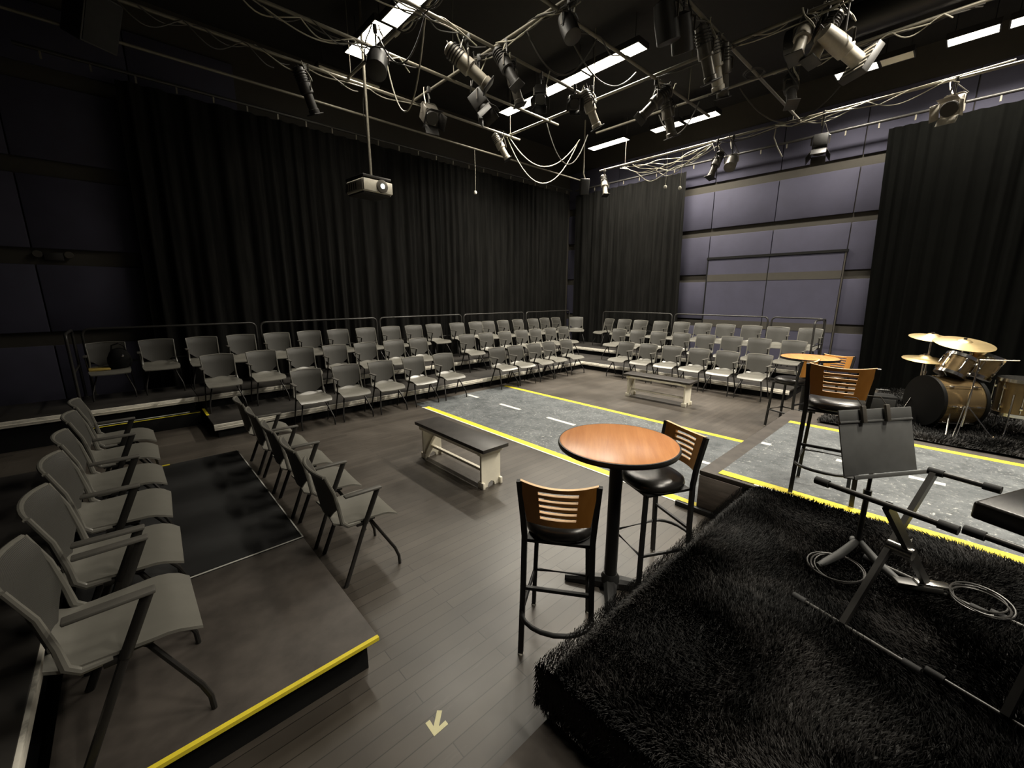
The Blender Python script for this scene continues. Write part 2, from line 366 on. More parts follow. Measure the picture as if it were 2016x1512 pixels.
# near left decks
deck('brown-black riser deck with a yellow taped front edge, nearest the camera',-.47,.755,1.86,3.12,0.21,[],M['stage'])
deck('dark matt riser deck with white edges beside the row of five chairs',-.47,.755,3.13,5.57,0.21,[],M['deck_dark'])
ed=empty('edge_strip','thin white edging strip around the dark near riser deck','trim strip',(0.2,3.13,.21))
MB().box(.545,.555,.01,2.43,.0,.004).build('long_strip',M['white_tape'],ed,smooth=False)
MB().box(-.6,.553,-.008,.002,.0,.004).build('short_strip',M['white_tape'],ed,smooth=False)
tag(MB().box(-.46,.75,1.845,1.868,.195,.2145).build('edge_tape',M['yellow'],smooth=False),'long yellow tape on the front edge of the nearest riser deck','tape')
tag(MB().box(-.46,.13,5.545,5.575,.2105,.2145).build('edge_tape',M['yellow'],smooth=False),'yellow tape on the far edge of the dark near riser, mostly behind chairs','tape')
deck('taller riser deck at the far left edge behind the near chair row',-1.7,-.5,1.9,5.57,0.42,['+x'],M['deck'],skirt=.06)

def rail(label,L,loc,rz,group=None,h=1.06):
    """hooped guard rail of length L along local x, standing on z=0 local"""
    o=empty('guard_rail',label,'railing',loc,rz,group); r=.09; x0=.04; x1=L-.04
    pts=[(x0,0,0),(x0,0,h-r)]+[(x0+r-r*math.cos(a),0,h-r+r*math.sin(a)) for a in (.4,.8,1.2,PI/2)]
    pts+=[(x1-r+r*math.sin(a),0,h-r+r*math.cos(a)) for a in (0,.4,.8,1.2,PI/2)]+[(x1,0,0)]
    MB().tube(pts,.019,10).build('hoop',M['rail'],o)
    MB().tube([(x0,0,.52),(x1,0,.52)],.014,8).build('mid_rail',M['rail'],o)
    for x in (x0,x1): MB().bev(x-.04,x+.04,-.03,.03,0,.02,.004).build('foot_plate',M['rail'],o)
    return o
rx=[-.56,1.88,4.34,6.78,9.17]
for i in range(4):
    rail('black tubular guard rail behind the left bank, '+['leftmost','second from the left','third from the left','fourth from the left'][i],rx[i+1]-rx[i],(rx[i],9.26,.42),0,'guard rails behind the left bank')
rail('black guard rail behind the corner chair at the end of the left bank',2.2,(9.2,9.26,.42),0)
ry=[7.95,5.53,3.1,1.98]
for i in range(3):
    rail('black tubular guard rail behind the right bank, '+['corner end','middle','short end one'][i],ry[i]-ry[i+1],(11.45,ry[i],.42),-PI/2,'guard rails behind the right bank')
rail('black side guard rail closing the right bank beside the far bar table',1.05,(10.36,1.99,.42),0)
rail('black side guard rail closing the far left end of the top tier',1.1,(-.62,8.14,.42),PI/2)

# ---------------------------------------------------------------- audience chair (local +x = forward)
def chair_proto(arms):
    o=empty('stacking_chair','grey stacking chair','chair')
    # seat: one plastic shell, rolled down in front and up behind
    Pf=[];Pb=[]
    nx,ny=13,9
    for i in range(nx):
        x=-.175+.45*i/(nx-1); row=[];rb=[]
        hw=.205+.032*min(1,(x+.175)/.3)
        if x>.22: hw-= (x-.22)**2*6
        for j in range(ny):
            u=-1+2*j/(ny-1); y=u*hw
            z=.452-.014*(1-u*u)*max(0,1-abs(x)/.3)+.006*u*u
            if x>.15: z-= (x-.15)**2*3.2
            if x<-.09: z+= (-.09-x)**2*8*(1-.5*u*u)
            row.append((x,y,z)); rb.append((x,y,z-.014))
        Pf.append(row);Pb.append(rb)
    MB().shell(Pf,Pb).build('seat',M['seat'],o,ang=50)
    # backrest: curved mesh panel with a V-shaped lower edge
    Pf=[];Pb=[]; nu,nv=13,10
    for i in range(nu):
        u=-1+2*i/(nu-1); row=[];rb=[]
        for j in range(nv):
            v=j/(nv-1)
            zb=.484+.095*max(0,abs(u)-.5)/.5; zt=.845-.012*u*u; z=zb+(zt-zb)*v
            h=(z-.47)/.375; x=-.165-.06*h-.03*max(0,h-.8)*4+.045*u*u
            y=u*(.205+.018*h); row.append((x,y,z)); rb.append((x-.012,y,z-.003))
        Pf.append(row);Pb.append(rb)
    b=MB().shell(Pf,Pb).build('backrest',M['mesh'],o,ang=50)
    rim=[]
    for i in range(9):
        u=-1+2*i/8; rim.append((-.255+.045*u*u,u*.226,.846-.012*u*u))
    for q in (-1,1):
        MB().tube([(.0,q*.222,.437),(-.085,q*.224,.44),(-.12,q*.222,.475),(-.13,q*.216,.56),(-.155,q*.22,.70),(-.205,q*.226,.836)],[.011,.013,.014,.012,.010,.009],8,flat=(1,1.2)).build('upright',M['seat'],o)
    MB().tube(rim,.0115,8).build('top_rim',M['seat'],b)
    MB().bev(-.08,.12,-.19,.19,.405,.43,.006).bev(-.03,.04,-.235,.235,.412,.436,.005).build('seat_frame',M['leg'],o)
    for q in (-1,1):
        arm=(q==-1 and arms in('r','b')) or (q==1 and arms in('l','b'))
        MB().tube([(.03,q*.236,.425),(-.145,q*.252,.0)],.0115,8,flat=(.8,1.5)).build('leg',M['leg'],o)
        MB().tube([(.05,q*.12,.405),(.10,q*.16,.385),(.235,q*.232,.14),(.258,q*.24,.07),(.262,q*.24,0)],.0115,8).build('leg',M['leg'],o)
        if arm:
            ao=MB().bev(-.10,.155,q*.245-.024,q*.245+.024,.662,.678,.006).build('armrest',M['arm'],o)
            MB().tube([(.03,q*.238,.425),(.13,q*.245,.662)],.0115,8,flat=(.8,1.7)).build('arm_strut',M['leg'],ao)
    return o
PROTO={}
def chair(arms,x,y,z,rz,label,group):
    if arms not in PROTO: PROTO[arms]=chair_proto(arms); o=PROTO[arms]
    else: o=copy_tree(PROTO[arms])
    return place(o,(x,y,z),rz,label,group)
rnd=random.Random(4)
L1=[2.03,2.68,3.32,4.02,4.70,6.17,6.74,7.39,7.96,8.65]
for i,x in enumerate(L1):
    side,k=('left of the aisle',i) if i<5 else ('right of the aisle',i-5)
    who=['leftmost','second from the left','third from the left','fourth from the left','rightmost'][k]
    chair('r',x*6.96/7.17,6.735+rnd.uniform(-.02,.02),0,-PI/2+rnd.uniform(-.05,.03),'grey chair on floor, left bank, %s %s'%(who,side),'floor row chairs of the left bank')
L2=[(1.06,8.57),(1.72,8.53),(2.38,8.58),(3.03,8.56),(3.63,8.5),(4.3,8.54),(4.96,8.57),(6.32,8.52),(6.95,8.5),(7.55,8.42),(8.22,8.47),(8.79,8.47),(9.36,8.41),(9.99,8.41)]
for i,(x,y) in enumerate(L2):
    side,k=('left of the aisle',i) if i<7 else ('right of the aisle',i-7)
    who=ORD[k]+' from the left' if k else 'leftmost'
    chair('r',x*8.14/y,7.91+rnd.uniform(-.02,.02),.21,-PI/2+rnd.uniform(-.06,.04),'grey chair on low riser, left bank, %s %s'%(who,side),'front riser chairs of the left bank')
L3=[(-.31,10.22),(.37,10.18),(1.06,10.25),(1.71,10.13),(2.39,10.21),(3.08,10.25),(3.7,10.13),(4.39,10.15),(5.12,10.24),(5.72,10.14),(6.3,10.0),(6.97,9.86),(7.58,9.77),(8.26,10.0),(8.86,9.94),(9.55,9.98),(10.09,9.85),(10.67,9.8),(11.30,9.85)]
for i,(x,y) in enumerate(L3):
    if i==0: lab='grey chair at the far left of the top tier, holding a black bag'
    else: lab='grey chair on the top tier of the left bank, %s from the left end'%ORD[i]
    chair('r',x*9.2/y,8.98+rnd.uniform(-.02,.02),.42,-PI/2+rnd.uniform(-.06,.06),lab,'top tier chairs of the left bank')
chair('n',11.13,8.74,.42,R(-137),'lone grey armless chair facing out of the corner between the two banks','corner chair')
R3=[(12.11,8.14),(11.97,7.41),(11.77,6.7),(11.7,5.99),(11.72,5.39),(11.69,4.76),(11.58,4.12),(11.62,3.52),(11.35,2.85),(11.41,2.24)]
for i,(x,y) in enumerate(R3):
    who='nearest the corner' if i==0 else ('last at the right end' if i==9 else ORD[i]+' from the corner')
    chair('l',11.05+rnd.uniform(-.02,.02),y*11.27/x,.42,PI+(R(-20) if i==0 else rnd.uniform(-.05,.05)),'grey chair on the top tier of the right bank, '+who,'top tier chairs of the right bank')
R2=[(10.77,6.8),(10.73,6.16),(10.6,5.47),(10.63,4.85),(10.55,4.21),(10.46,3.55),(10.39,2.94),(10.38,2.29)]
for i,(x,y) in enumerate(R2):
    who='nearest the corner' if i==0 else ('last, behind far bar table' if i==7 else ORD[i]+' from the corner')
    chair('l',10.05+rnd.uniform(-.02,.02),y*10.28/x,.21,PI+rnd.uniform(-.05,.05),'grey chair on the low front riser of the right bank, '+who,'front riser chairs of the right bank')
R1=[(9.49,5.75),(9.43,5.09),(9.39,4.46),(9.4,3.84),(9.38,3.23),(9.37,2.61)]
for i,(x,y) in enumerate(R1):
    who='nearest the corner' if i==0 else ('last, left of the far bar table' if i==5 else ORD[i]+' from the corner')
    chair('l',8.94+rnd.uniform(-.015,.015),y*9.2/x,0,PI+rnd.uniform(-.05,.05),'grey chair on the floor before the right bank, '+who,'floor row chairs of the right bank')
for i,y in enumerate([2.87,3.49,4.12,4.77,5.40]):
    who=['nearest the camera','second from the camera','third from the camera','fourth from the camera','farthest from the camera'][i]
    chair('r',1.02,y,0,R(-3),'grey chair on the floor alongside the near riser, '+who,'floor row chairs beside the near riser')
for i,y in enumerate([2.22,2.84,3.47,4.08,4.74,5.34]):
    who=['nearest the camera','second from the camera','third from the camera','fourth from the camera','fifth from the camera','farthest from the camera'][i]
    chair('b' if i==0 else 'r',-.22,y,.21,R(-1+rnd.uniform(-2,2)),'grey chair standing on the near left riser, '+who,'chairs on the near left riser')
# bag and folder on the leftmost top chair
bx,by,bz=-.28*1.0,8.80,.42+.45
bag=empty('black_bag','slouched dark bag on the leftmost top tier chair','bag',(-.15,8.97,.875))
m=MB(); m.lathe([(.02,.0),(.13,.01),(.155,.08),(.15,.16),(.11,.25),(.06,.30),(.01,.31)],18,sx=.95,sy=.8); m.build('bag_body',M['black'],bag)
MB().tube([(-.08,-.02,.26),(-.06,-.05,.36),(.02,-.06,.39),(.08,-.03,.34),(.09,0,.24)],.012,8).build('strap',M['vinyl'],bag)
MB().lathe([(.0,.0),(.02,.004),(.02,.012),(.0,.016)],12,T=Matrix.Translation((.04,-.13,.2))@Matrix.Rotation(PI/2,4,'X')).build('buckle',M['chrome'],bag)
fo=tag(MB().bev(-.12,.12,-.13,.13,0,.025,.005).build('folder',M['yellow_pad']),'yellow folder lying on the leftmost top tier chair beside the bag','folder'); fo.location=(-.40,8.92,.872); fo.rotation_euler=(0,0,.1)
# ---------------------------------------------------------------- road painted cloth
def road(label,y0,y1,z,dashes,frayed):
    o=empty('painted_road',label,'painted road',(4.93,(y0+y1)/2,z)); cy=(y0+y1)/2
    MB().box(-1.17,1.17,y0-cy,y1-cy,0,.003).build('asphalt_surface',M['road'],o,smooth=False)
    for s,nm in ((-1,'near'),(1,'far')):
        xa=s*1.125; MB().box(xa-.05,xa+.05,y0-cy,y1-cy-(0.35 if s<0 and frayed else 0.0),.003,.0045).build('yellow_edge_line',M['yellow'],o,smooth=False)
    MB().box(-1.2,-1.176,y0-cy,y1-cy-.3,.0,.0035).build('white_hem',M['white_tape'],o,smooth=False)
    for a,b in dashes: MB().box(-.035,.035,a-cy,b-cy,.003,.0045).build('white_dash',M['white_tape'],o,smooth=False)
    return o
road('painted asphalt road with yellow edges crossing the floor to the left risers',-1.0+1.0+0.2,6.72,0.0005,[(6.28,6.6),(5.07,5.62),(3.84,4.42),(2.7,3.25),(1.5,2.02)],True)
# ---------------------------------------------------------------- stage platform
SZ=.41
sg=empty('stage_platform','raised brown-black stage platform carrying the road strip and drum rug','stage',(4.9,-1.0,0))
def loc(x0,x1,y0,y1): return (x0-4.9,x1-4.9,y0+1,y1+1)
MB().bev(*loc(3.71,6.74,-4.0,1.42),SZ-.04,SZ,.006).build('deck_top',M['stage'],sg)
MB().bev(*loc(6.75,9.42,-4.0,.72),SZ-.04,SZ,.006).build('deck_top',M['stage'],sg)
MB().box(*loc(3.74,6.7,-3.9,1.39),0,SZ-.04).build('skirt',M['black'],sg,smooth=False)
MB().box(*loc(6.75,9.38,-3.9,.68),0,SZ-.04).build('skirt',M['black'],sg,smooth=False)
MB().bev(*loc(3.705,3.735,1.045,1.415),.03,SZ-.045,.003).build('fascia',M['stage_ply'],sg)
MB().bev(*loc(3.66,3.70,.98,1.60),.0,.05,.004).build('base_rail',M['black_metal'],sg)
road('painted asphalt road strip with yellow edges across the raised stage platform',-2.2,1.27,SZ+.0005,[(1.17,1.36-.1),(.38,.6),(-.15,.08)],False)
nd=empty('stage_deck','near stage deck under the black shag rug','stage',(2.1,-1.0,0))
MB().bev(-.82,1.60,-2.8,1.84,SZ-.04,SZ,.006).build('deck_top',M['stage'],nd)
MB().box(-.80,1.58,-2.75,1.82,0,SZ-.04).build('skirt',M['black'],nd,smooth=False)
sp=empty('stage_step','low grey-brown step deck before the rug at the bottom of the frame','step',(.3,0,0))
MB().bev(-1.0,.81,-2.0,.95,.15,.2,.006).build('deck_top',M['stage'],sp)
MB().box(-.95,.80,-1.95,.93,0,.15).build('skirt',M['black'],sp,smooth=False)
MB().bev(.80,.815,.93,.955,.19,.203,.002).build('corner_cap',M['white_tape'],sp)

# ---------------------------------------------------------------- shag rugs
def rug(name,label,x0,x1,y0,y1,z,n,seed,blade=.05,drape=None,wid=.0055,clip=None):
    rnd=random.Random(seed); mb=MB()
    def h(x,y): return .012*math.sin(x*5.1+seed)*math.sin(y*4.3+1)+.008*math.sin(x*11+y*9)
    # pile bed
    nx=int((x1-x0)/.03); ny=int((y1-y0)/.03); P=[]
    def bed(x,y):
        zz=z+.022+h(x,y)*.5
        if drape:
            e=.16; lx=max(0,x0+e-x); ly=max(0,y-(y1-e))
            q=min(1,math.hypot(lx,ly)/e); zz-= drape*(1-math.sqrt(1-q*q*.999))
        return zz
    for i in range(nx+1):
        P.append([(x0+(x1-x0)*i/nx,y0+(y1-y0)*j/ny,bed(x0+(x1-x0)*i/nx,y0+(y1-y0)*j/ny)) for j in range(ny+1)])
    mb.grid(P)
    if clip:
        nyc=ny+1; cx=lambda q:q[0]>clip[0]+.03 and q[1]>clip[1]+.03
        keep=[k for k,ff in enumerate(mb.f) if not any(cx(mb.v[q]) for q in ff)]
        mb.f=[mb.f[k] for k in keep]; mb.mi=[0]*len(mb.f)
    f=lambda x,y:(math.sin(x*3.1+1.7*math.sin(y*2.3+seed))+math.sin(y*4.7-x*2.2+seed*2)+.7*math.sin(x*7.9+y*6.1),
                  math.cos(y*3.3+1.4*math.sin(x*2.9+seed))+math.sin(x*5.1+y*1.9+seed)+.7*math.cos(y*8.3-x*5.2))
    V=mb.v; F=mb.f; MI=mb.mi
    for k in range(n):
        x=rnd.uniform(x0,x1); y=rnd.uniform(y0,y1)
        if clip and x>clip[0] and y>clip[1]: continue
        zz=bed(x,y)-.006
        u,v=f(x,y); L=blade*rnd.uniform(.7,1.25); lean=.75+.25*rnd.random()
        dx=u*.33*lean+rnd.uniform(-.3,.3); dy=v*.33*lean+rnd.uniform(-.3,.3)
        if drape:
            if x<x0+.13: dx-=.6*(x0+.13-x)/.1
            if y>y1-.13: dy+=.6*(y-y1+.13)/.1
        dz=max(.15,1-.35*(abs(dx)+abs(dy)))
        s=math.sqrt(dx*dx+dy*dy+dz*dz); dx,dy,dz=dx/s,dy/s,dz/s
        a=rnd.uniform(0,PI); wx,wy=math.cos(a)*wid,math.sin(a)*wid
        b=len(V); mx,my,mz=x+dx*L*.45,y+dy*L*.45,zz+(dz*.62)*L
        V.append((x-wx,y-wy,zz));V.append((x+wx,y+wy,zz));V.append((mx+wx*.8,my+wy*.8,mz));V.append((mx-wx*.8,my-wy*.8,mz))
        V.append((x+dx*L,y+dy*L,zz+dz*L*.85-(.012 if drape and (x<x0+.08 or y>y1-.08) else 0)))
        F.append((b,b+1,b+2,b+3));F.append((b+3,b+2,b+4));MI.append(0);MI.append(0)
    # hanging side tufts
    if drape:
        for k in range(n//5):
            if rnd.random()<.5: x=x0+rnd.uniform(-.012,.02); y=rnd.uniform(y0,y1); ox,oy=-1,0
            else: y=y1+rnd.uniform(-.02,.012); x=rnd.uniform(x0,x1); ox,oy=0,1
            zz=z+.02-rnd.random()**1.1*drape; L=blade*rnd.uniform(.8,1.3); b=len(V)
            wx,wy=(0,wid) if ox else (wid,0)
            V.append((x-wx,y-wy,zz));V.append((x+wx,y+wy,zz));tz=-L*.7; sx=rnd.uniform(-.02,.02)
            V.append((x+ox*L*.18+(sx if not ox else 0),y+oy*L*.18+(sx if ox else 0),zz+tz)); F.append((b,b+1,b+2)); MI.append(0)
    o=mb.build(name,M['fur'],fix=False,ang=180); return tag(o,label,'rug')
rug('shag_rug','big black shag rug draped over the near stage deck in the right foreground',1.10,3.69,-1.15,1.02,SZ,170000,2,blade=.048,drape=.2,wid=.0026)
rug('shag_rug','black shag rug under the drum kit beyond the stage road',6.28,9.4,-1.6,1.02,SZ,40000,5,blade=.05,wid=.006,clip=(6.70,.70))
# ---------------------------------------------------------------- benches
def bench_proto():
    o=empty('bench','bench','bench')   # local y along length
    MB().bev(-.175,.175,-.675,.675,.425,.465,.006).build('top',M['bench_top'],o)
    for s in (-1,1):
        pts=[(-.13,.0),(-.05,.0)]+[(-.05*math.cos(a),.06*math.sin(a)+.0) for a in (.35,.8,PI/2,2.35,2.8)]+[(.05,.0),(.13,.0),(.13,.385),(-.13,.385)]
        T=Matrix.Translation((0,s*.575,0))@Matrix(((1,0,0,0),(0,0,1,0),(0,1,0,0),(0,0,0,1)))
        lg=MB().prism(pts,-.013,.013,T).build('end_panel',M['cream'],o,smooth=False)
        e=MB(); e.bev(-.15,.15,s*.575-.03,s*.575+.03,.37,.425,.004); e.build('cleat',M['cream'],lg)
        [MB().bev(x-.015,x+.015,s*.575-.045,s*.575+.045,0,.07,.004).build('foot_block',M['cream'],lg) for x in (-.12,.12)]
        # diagonal braces up to the top
        t=MB(); t.tube([(-.11,s*.555,.06),(.0,s*.545,.25),(.11,s*.555,.37)],.012,4); t.build('brace',M['cream'],lg,smooth=False)
    MB().bev(-.02,.02,-.56,.56,.12,.15,.003).build('stretcher',M['cream'],o)
    MB().bev(-.16,-.14,-.6,.6,.385,.425,.003).build('apron',M['cream'],o); MB().bev(.14,.16,-.6,.6,.385,.425,.003).build('apron',M['cream'],o)
    return o
b1=place(bench_proto(),(2.625,3.73,0),0,'black-topped cream bench nearer the camera, left of the road')
b2=place(copy_tree(b1),(7.36,3.75,0),R(1),'black-topped cream bench beyond the road, before the right bank')
for b in (b1,b2): b['category']='bench'; b['group']='black-topped benches'

# ---------------------------------------------------------------- bar tables and stools
def table_proto():
    o=empty('bar_table','bar table','table')
    tp=MB().lathe([(0,1.045),(.372,1.045),(.376,1.062),(.376,1.069),(.37,1.071),(0,1.071)],56).build('tabletop',M['wood_top'],o)
    MB().lathe([(.366,1.036),(.383,1.036),(.388,1.05),(.384,1.068),(.376,1.0685),(.376,1.04)],56).build('edge_band',M['black_metal'],tp)
    c=MB(); c.cyl((0,0,.05),(0,0,1.03),.043,20); c.bev(-.16,.16,-.03,.03,1.02,1.045,.004); c.bev(-.03,.03,-.16,.16,1.02,1.045,.004); c.build('column',M['black_metal'],o)
    b=MB(); b.lathe([(.075,.02),(.07,.06),(.048,.1)],20)
    for k in range(4):
        a=k*PI/2; T=Matrix.Rotation(a,4,'Z')
        Pf=[];
        for i,(x,hw,zz) in enumerate(((.0,.05,.075),(.1,.042,.068),(.2,.036,.055),(.28,.034,.045),(.315,.026,.04))):
            Pf.append((x,hw,zz))
        vs=[];fs=[]
        for x,hw,zz in Pf:
            for y,zv in ((-hw,.008),(-hw,zz*.7),(-hw*.5,zz),(hw*.5,zz),(hw,zz*.7),(hw,.008)): vs.append(T@Vector((x,y,zv)))
        for i in range(len(Pf)-1):
            for j in range(5): fs.append((i*6+j,(i+1)*6+j,(i+1)*6+j+1,i*6+j+1))
        fs.append(tuple((len(Pf)-1)*6+j for j in range(6))); b.add(vs,fs)
        p=T@Vector((.29,0,0)); b.lathe([(.02,0),(.02,.03)],12,T=Matrix.Translation(p))
    b.build('base',M['black_metal'],o); return o
t1=place(table_proto(),(2.235,1.385,0),R(35),'round oak-topped bar table in the middle foreground'); t1['group']='round bar tables'
t2=place(copy_tree(t1),(7.62,1.46,0),R(20),'far round oak-topped bar table near the right bank','round bar tables')
def stool_proto():
    o=empty('bar_stool','bar stool','stool')  # local +x = forward
    prof=[]
    # seat cushion: rounded trapezoid lofted
    def outline(k,z):
        out=[]
        for i in range(36):
            a=2*PI*i/36; ca,sa=math.cos(a),math.sin(a); e=.42
            x=math.copysign(abs(ca)**(2*e),ca)*.205*k; y=math.copysign(abs(sa)**(2*e),sa)*.2*k*(1+.06*x/.2)
            if x<0: x-= .0
            out.append((x,y,z))
        return out
    m=MB(); lv=[(.9,.715),(.985,.728),(1.0,.745),(.97,.768),(.86,.785),(.6,.795),(.25,.798)]
    vs=[];fs=[]
    for k,z in lv: vs+=outline(k,z)
    for i in range(len(lv)-1):
        for j in range(36): fs.append((i*36+j,i*36+(j+1)%36,(i+1)*36+(j+1)%36,(i+1)*36+j))
    fs.append(tuple(range(35,-1,-1))); fs.append(tuple((len(lv)-1)*36+j for j in range(36))); m.add(vs,fs); m.build('seat_cushion',M['vinyl'],o,ang=60)
    # legs
    for s in (-1,1):
        MB().tube([(-.205,s*.195,0),(-.185,s*.185,.45),(-.185,s*.18,.74),(-.195,s*.187,.86),(-.24,s*.2,1.08)],.021,4,flat=(1.0,.8)).build('rear_post',M['black_metal'],o,ang=30); MB().lathe([(.017,0),(.017,.008)],10,T=Matrix.Translation((-.205,s*.195,0))).build('glide',M['drumhead'],o)
        MB().tube([(.19,s*.175,0),(.16,s*.15,.715)],.018,4).build('leg',M['black_metal'],o,ang=30); MB().lathe([(.016,0),(.016,.008)],10,T=Matrix.Translation((.19,s*.175,0))).build('glide',M['drumhead'],o)
    fr=MB(); fr.bev(-.18,.17,-.17,.17,.695,.716,.005); fr.build('seat_frame',M['black_metal'],o)
    MB().tube([(-.186,-.19,.42),(-.186,.19,.42)],.013,4).build('crossbar',M['black_metal'],o,ang=30)
    hoop=[(.182,-.17,.27),(.182,.17,.27),(-.19,.192,.27)]+[(-.19-.14*math.sin(a),.192*math.cos(a),.27) for a in (.3,.6,.9,1.2,1.57,1.94,2.24,2.54,2.84)]+[(-.19,-.192,.27)]
    MB().tube(hoop,.0125,8,closed=True).build('foot_ring',M['black_metal'],o,ang=60)
    # curved wooden back with five slots
    nu=14; zs=[.845,.868]
    for k in range(5): zs+=[.868+.016+k*.037,.868+.016+k*.037+.019] if k else [.884,.903]
    zs=[.84,.862]
    z=.862
    for k in range(5): zs.append(z+.0175); zs.append(z+.036); z+=.036
    zs.append(1.085); zs=sorted(zs)
    nv=len(zs); Pf=[];Pb=[]
    for i in range(nu):
        u=-1+2*i/(nu-1); rf=[];rb=[]
        for zz in zs:
            t=(zz-.84)/.245; x=-.19-.035*t*1.1-.045*(1-u*u)*.8; wy=.165+.03*t
            zq=zz-.02*(1-u*u)*(t>0.95)
            rf.append((x,u*wy,zq)); rb.append((x-.021,u*wy,zq))
        Pf.append(rf);Pb.append(rb)
    def hole(i,j): return 3<=i<nu-4 and 1<=j<=10 and j%2==0
    m=MB(); m.edge_mi=1; m.shell(Pf,Pb,hole); m.build('slatted_back',[M['wood_back'],M['ply_edge']],o,ang=25)
    return o
def stool(o,x,y,z,az,label): 
    place(o,(x,y,z),R(az),label); o['group']='wood-backed bar stools'; return o
s0=stool_proto()
stool(s0,1.66,1.37,0,36,'bar stool with slatted wood back in the centre foreground, left of the near table')
stool(copy_tree(s0),2.56,1.29,0,155,'bar stool with glossy black seat tucked right of the near bar table')
stool(copy_tree(s0),4.03,.555,SZ+.003,8,'bar stool standing on the stage road behind the music stand')
stool(copy_tree(s0),7.22,1.57,0,72,'bar stool in front of the far bar table, seen side-on')
stool(copy_tree(s0),7.86,1.21,0,172,'bar stool behind the far bar table, only its back showing')
# ---------------------------------------------------------------- music stand, keyboard stands
ms=empty('music_stand','dark grey music stand with two pens clipped on top, on the shag rug','music stand',(3.0,.2,SZ+.03),0)
T=Matrix.Translation((.0,.0,.755))@Matrix.Rotation(R(57),4,'Z')@Matrix.Rotation(R(16),4,'Y')
w2=.245
dk=MB(); dk.bev(-.004,.004,-w2,w2,-.175,.115,.003,T)
dk.bev(-.012,.004,-w2,w2,.112,.124,.003,T); dk.bev(-.004,.004,-w2,w2,.12,.185,.003,T@Matrix.Translation((-.004,0,0)))
dk.build('desk',M['standgrey'],ms)
MB().bev(-.06,.004,-w2,w2,-.187,-.179,.003,T).bev(-.062,-.055,-w2,w2,-.187,-.165,.002,T).build('lip',M['standgrey'],ms)
for q in (-.10,.06):
    e=MB(); e.bev(-.03,-.012,-q-.014,-q+.014,.11,.205,.004,T); e.tube([T@Vector((-.022,-q,.2)),T@Vector((-.01,-q+.02,.25)),T@Vector((.03,-q+.06,.26))],.003,6); e.build('clip',M['fix_grey'],ms)
p=MB(); p.cyl((0,0,.12),(0,0,.45),.014,12); p.cyl((0,0,.42),(.01,0,.66),.010,10); p.lathe([(.02,.0),(.02,.05)],12,T=Matrix.Translation((0,0,.41))); p.build('pole',M['black_metal'],ms)
for a in (150,245,10):
    d=(math.cos(R(a)),math.sin(R(a))); MB().tube([(d[0]*.01,d[1]*.01,.13),(d[0]*.12,d[1]*.12,.06),(d[0]*.22,d[1]*.22,.025),(d[0]*.27,d[1]*.27,.012)],[.02,.024,.02,.014],10).build('leg',M['standgrey'],ms)
def xstand(o_loc,label):
    o=empty('keyboard_stand',label,'keyboard stand',(o_loc[0],o_loc[1],SZ+.03),R(-16.3),'folding keyboard stands')
    def bar(x,z,y0=-.25,y1=.25,part='crossbar',sleeve=True):
        b=MB().tube([(x,y0,z),(x,y1,z)],.0125,10).build(part,M['rail'],o)
        if sleeve:
            for y,s in ((y0,1),(y1,-1)): MB().cyl((x,y-.004*s,z),(x,y+.055*s,z),.019,12).build('rubber_sleeve',M['foam'],b)
    bar(-.36,.016); bar(.36,.016); bar(.32,.665,-.20,.05); bar(-.33,.665)
    for sx,yy in ((1,.03),(-1,-.03)):
        l=MB().tube([(-.36*sx,yy,.02),(.325*sx,yy,.66)],.026,4,flat=(.65,1.1)).build('brace_leg',M['rail'],o,ang=30)
    MB().cyl((-.02,-.06,.34),(-.02,.04,.34),.03,14).build('pivot_lock',M['chrome'],o)
    d=Vector((.685,0,.64)).normalized()
    return o
k1=xstand((2.64,.02),'empty folding cross-legged keyboard stand behind the music stand on the shag rug')
MB().box(-.02,.07,-.018,-.0175,.36,.38,Matrix.Rotation(0,4,'Z')).build('sticker',M['sticker'],k1,smooth=False)
xstand((2.53,-.48),'second folding keyboard stand cut off by the right frame edge')
kb=tag(MB().bev(-.21,.21,-.35,.35,0,.075,.014,seg=3).build('bench_cushion',M['vinyl']),'flat black padded slab lying on the keyboard stand at the right edge','cushion'); kb.location=(2.44,-.56,SZ+.03+.678); kb.rotation_euler=(0,0,R(-24))
def coil(label,x,y,z,r,turns,seed,mat=None,wob=.3):
    rnd=random.Random(seed); pts=[]; n=int(turns*26)
    for i in range(n+1):
        a=2*PI*i/26; rr=r*(1+wob*.3*math.sin(a*.37+seed)+.08*math.sin(a*1.3)); pts.append((x+rr*math.cos(a)+.06*math.sin(i*.05)*wob,y+rr*.8*math.sin(a),z+.01+.012*math.sin(i*.13)+.006*i/26))
    return tag(MB().tube(pts,.0045,6).build('coiled_cable',mat or M['cable']),label,'cable')
coil('black cable coiled around the music stand foot on the rug',2.76,.25,SZ+.05,.15,2.4,1,M['rail'])
coil('thin black cable coiled on the rug right of the keyboard stand',2.98,-.30,SZ+.05,.13,3.6,3,M['rail'])
pd=empty('sustain_pedal','small silver-topped foot pedal on the rug under the keyboard stand','pedal',(2.93,-.08,SZ+.045),R(-60))
MB().bev(-.11,.09,-.035,.035,0,.03,.006).build('pedal_base',M['rail'],pd); MB().bev(-.02,.13,-.028,.028,.03,.042,.005).build('pedal_plate',M['chrome'],pd)

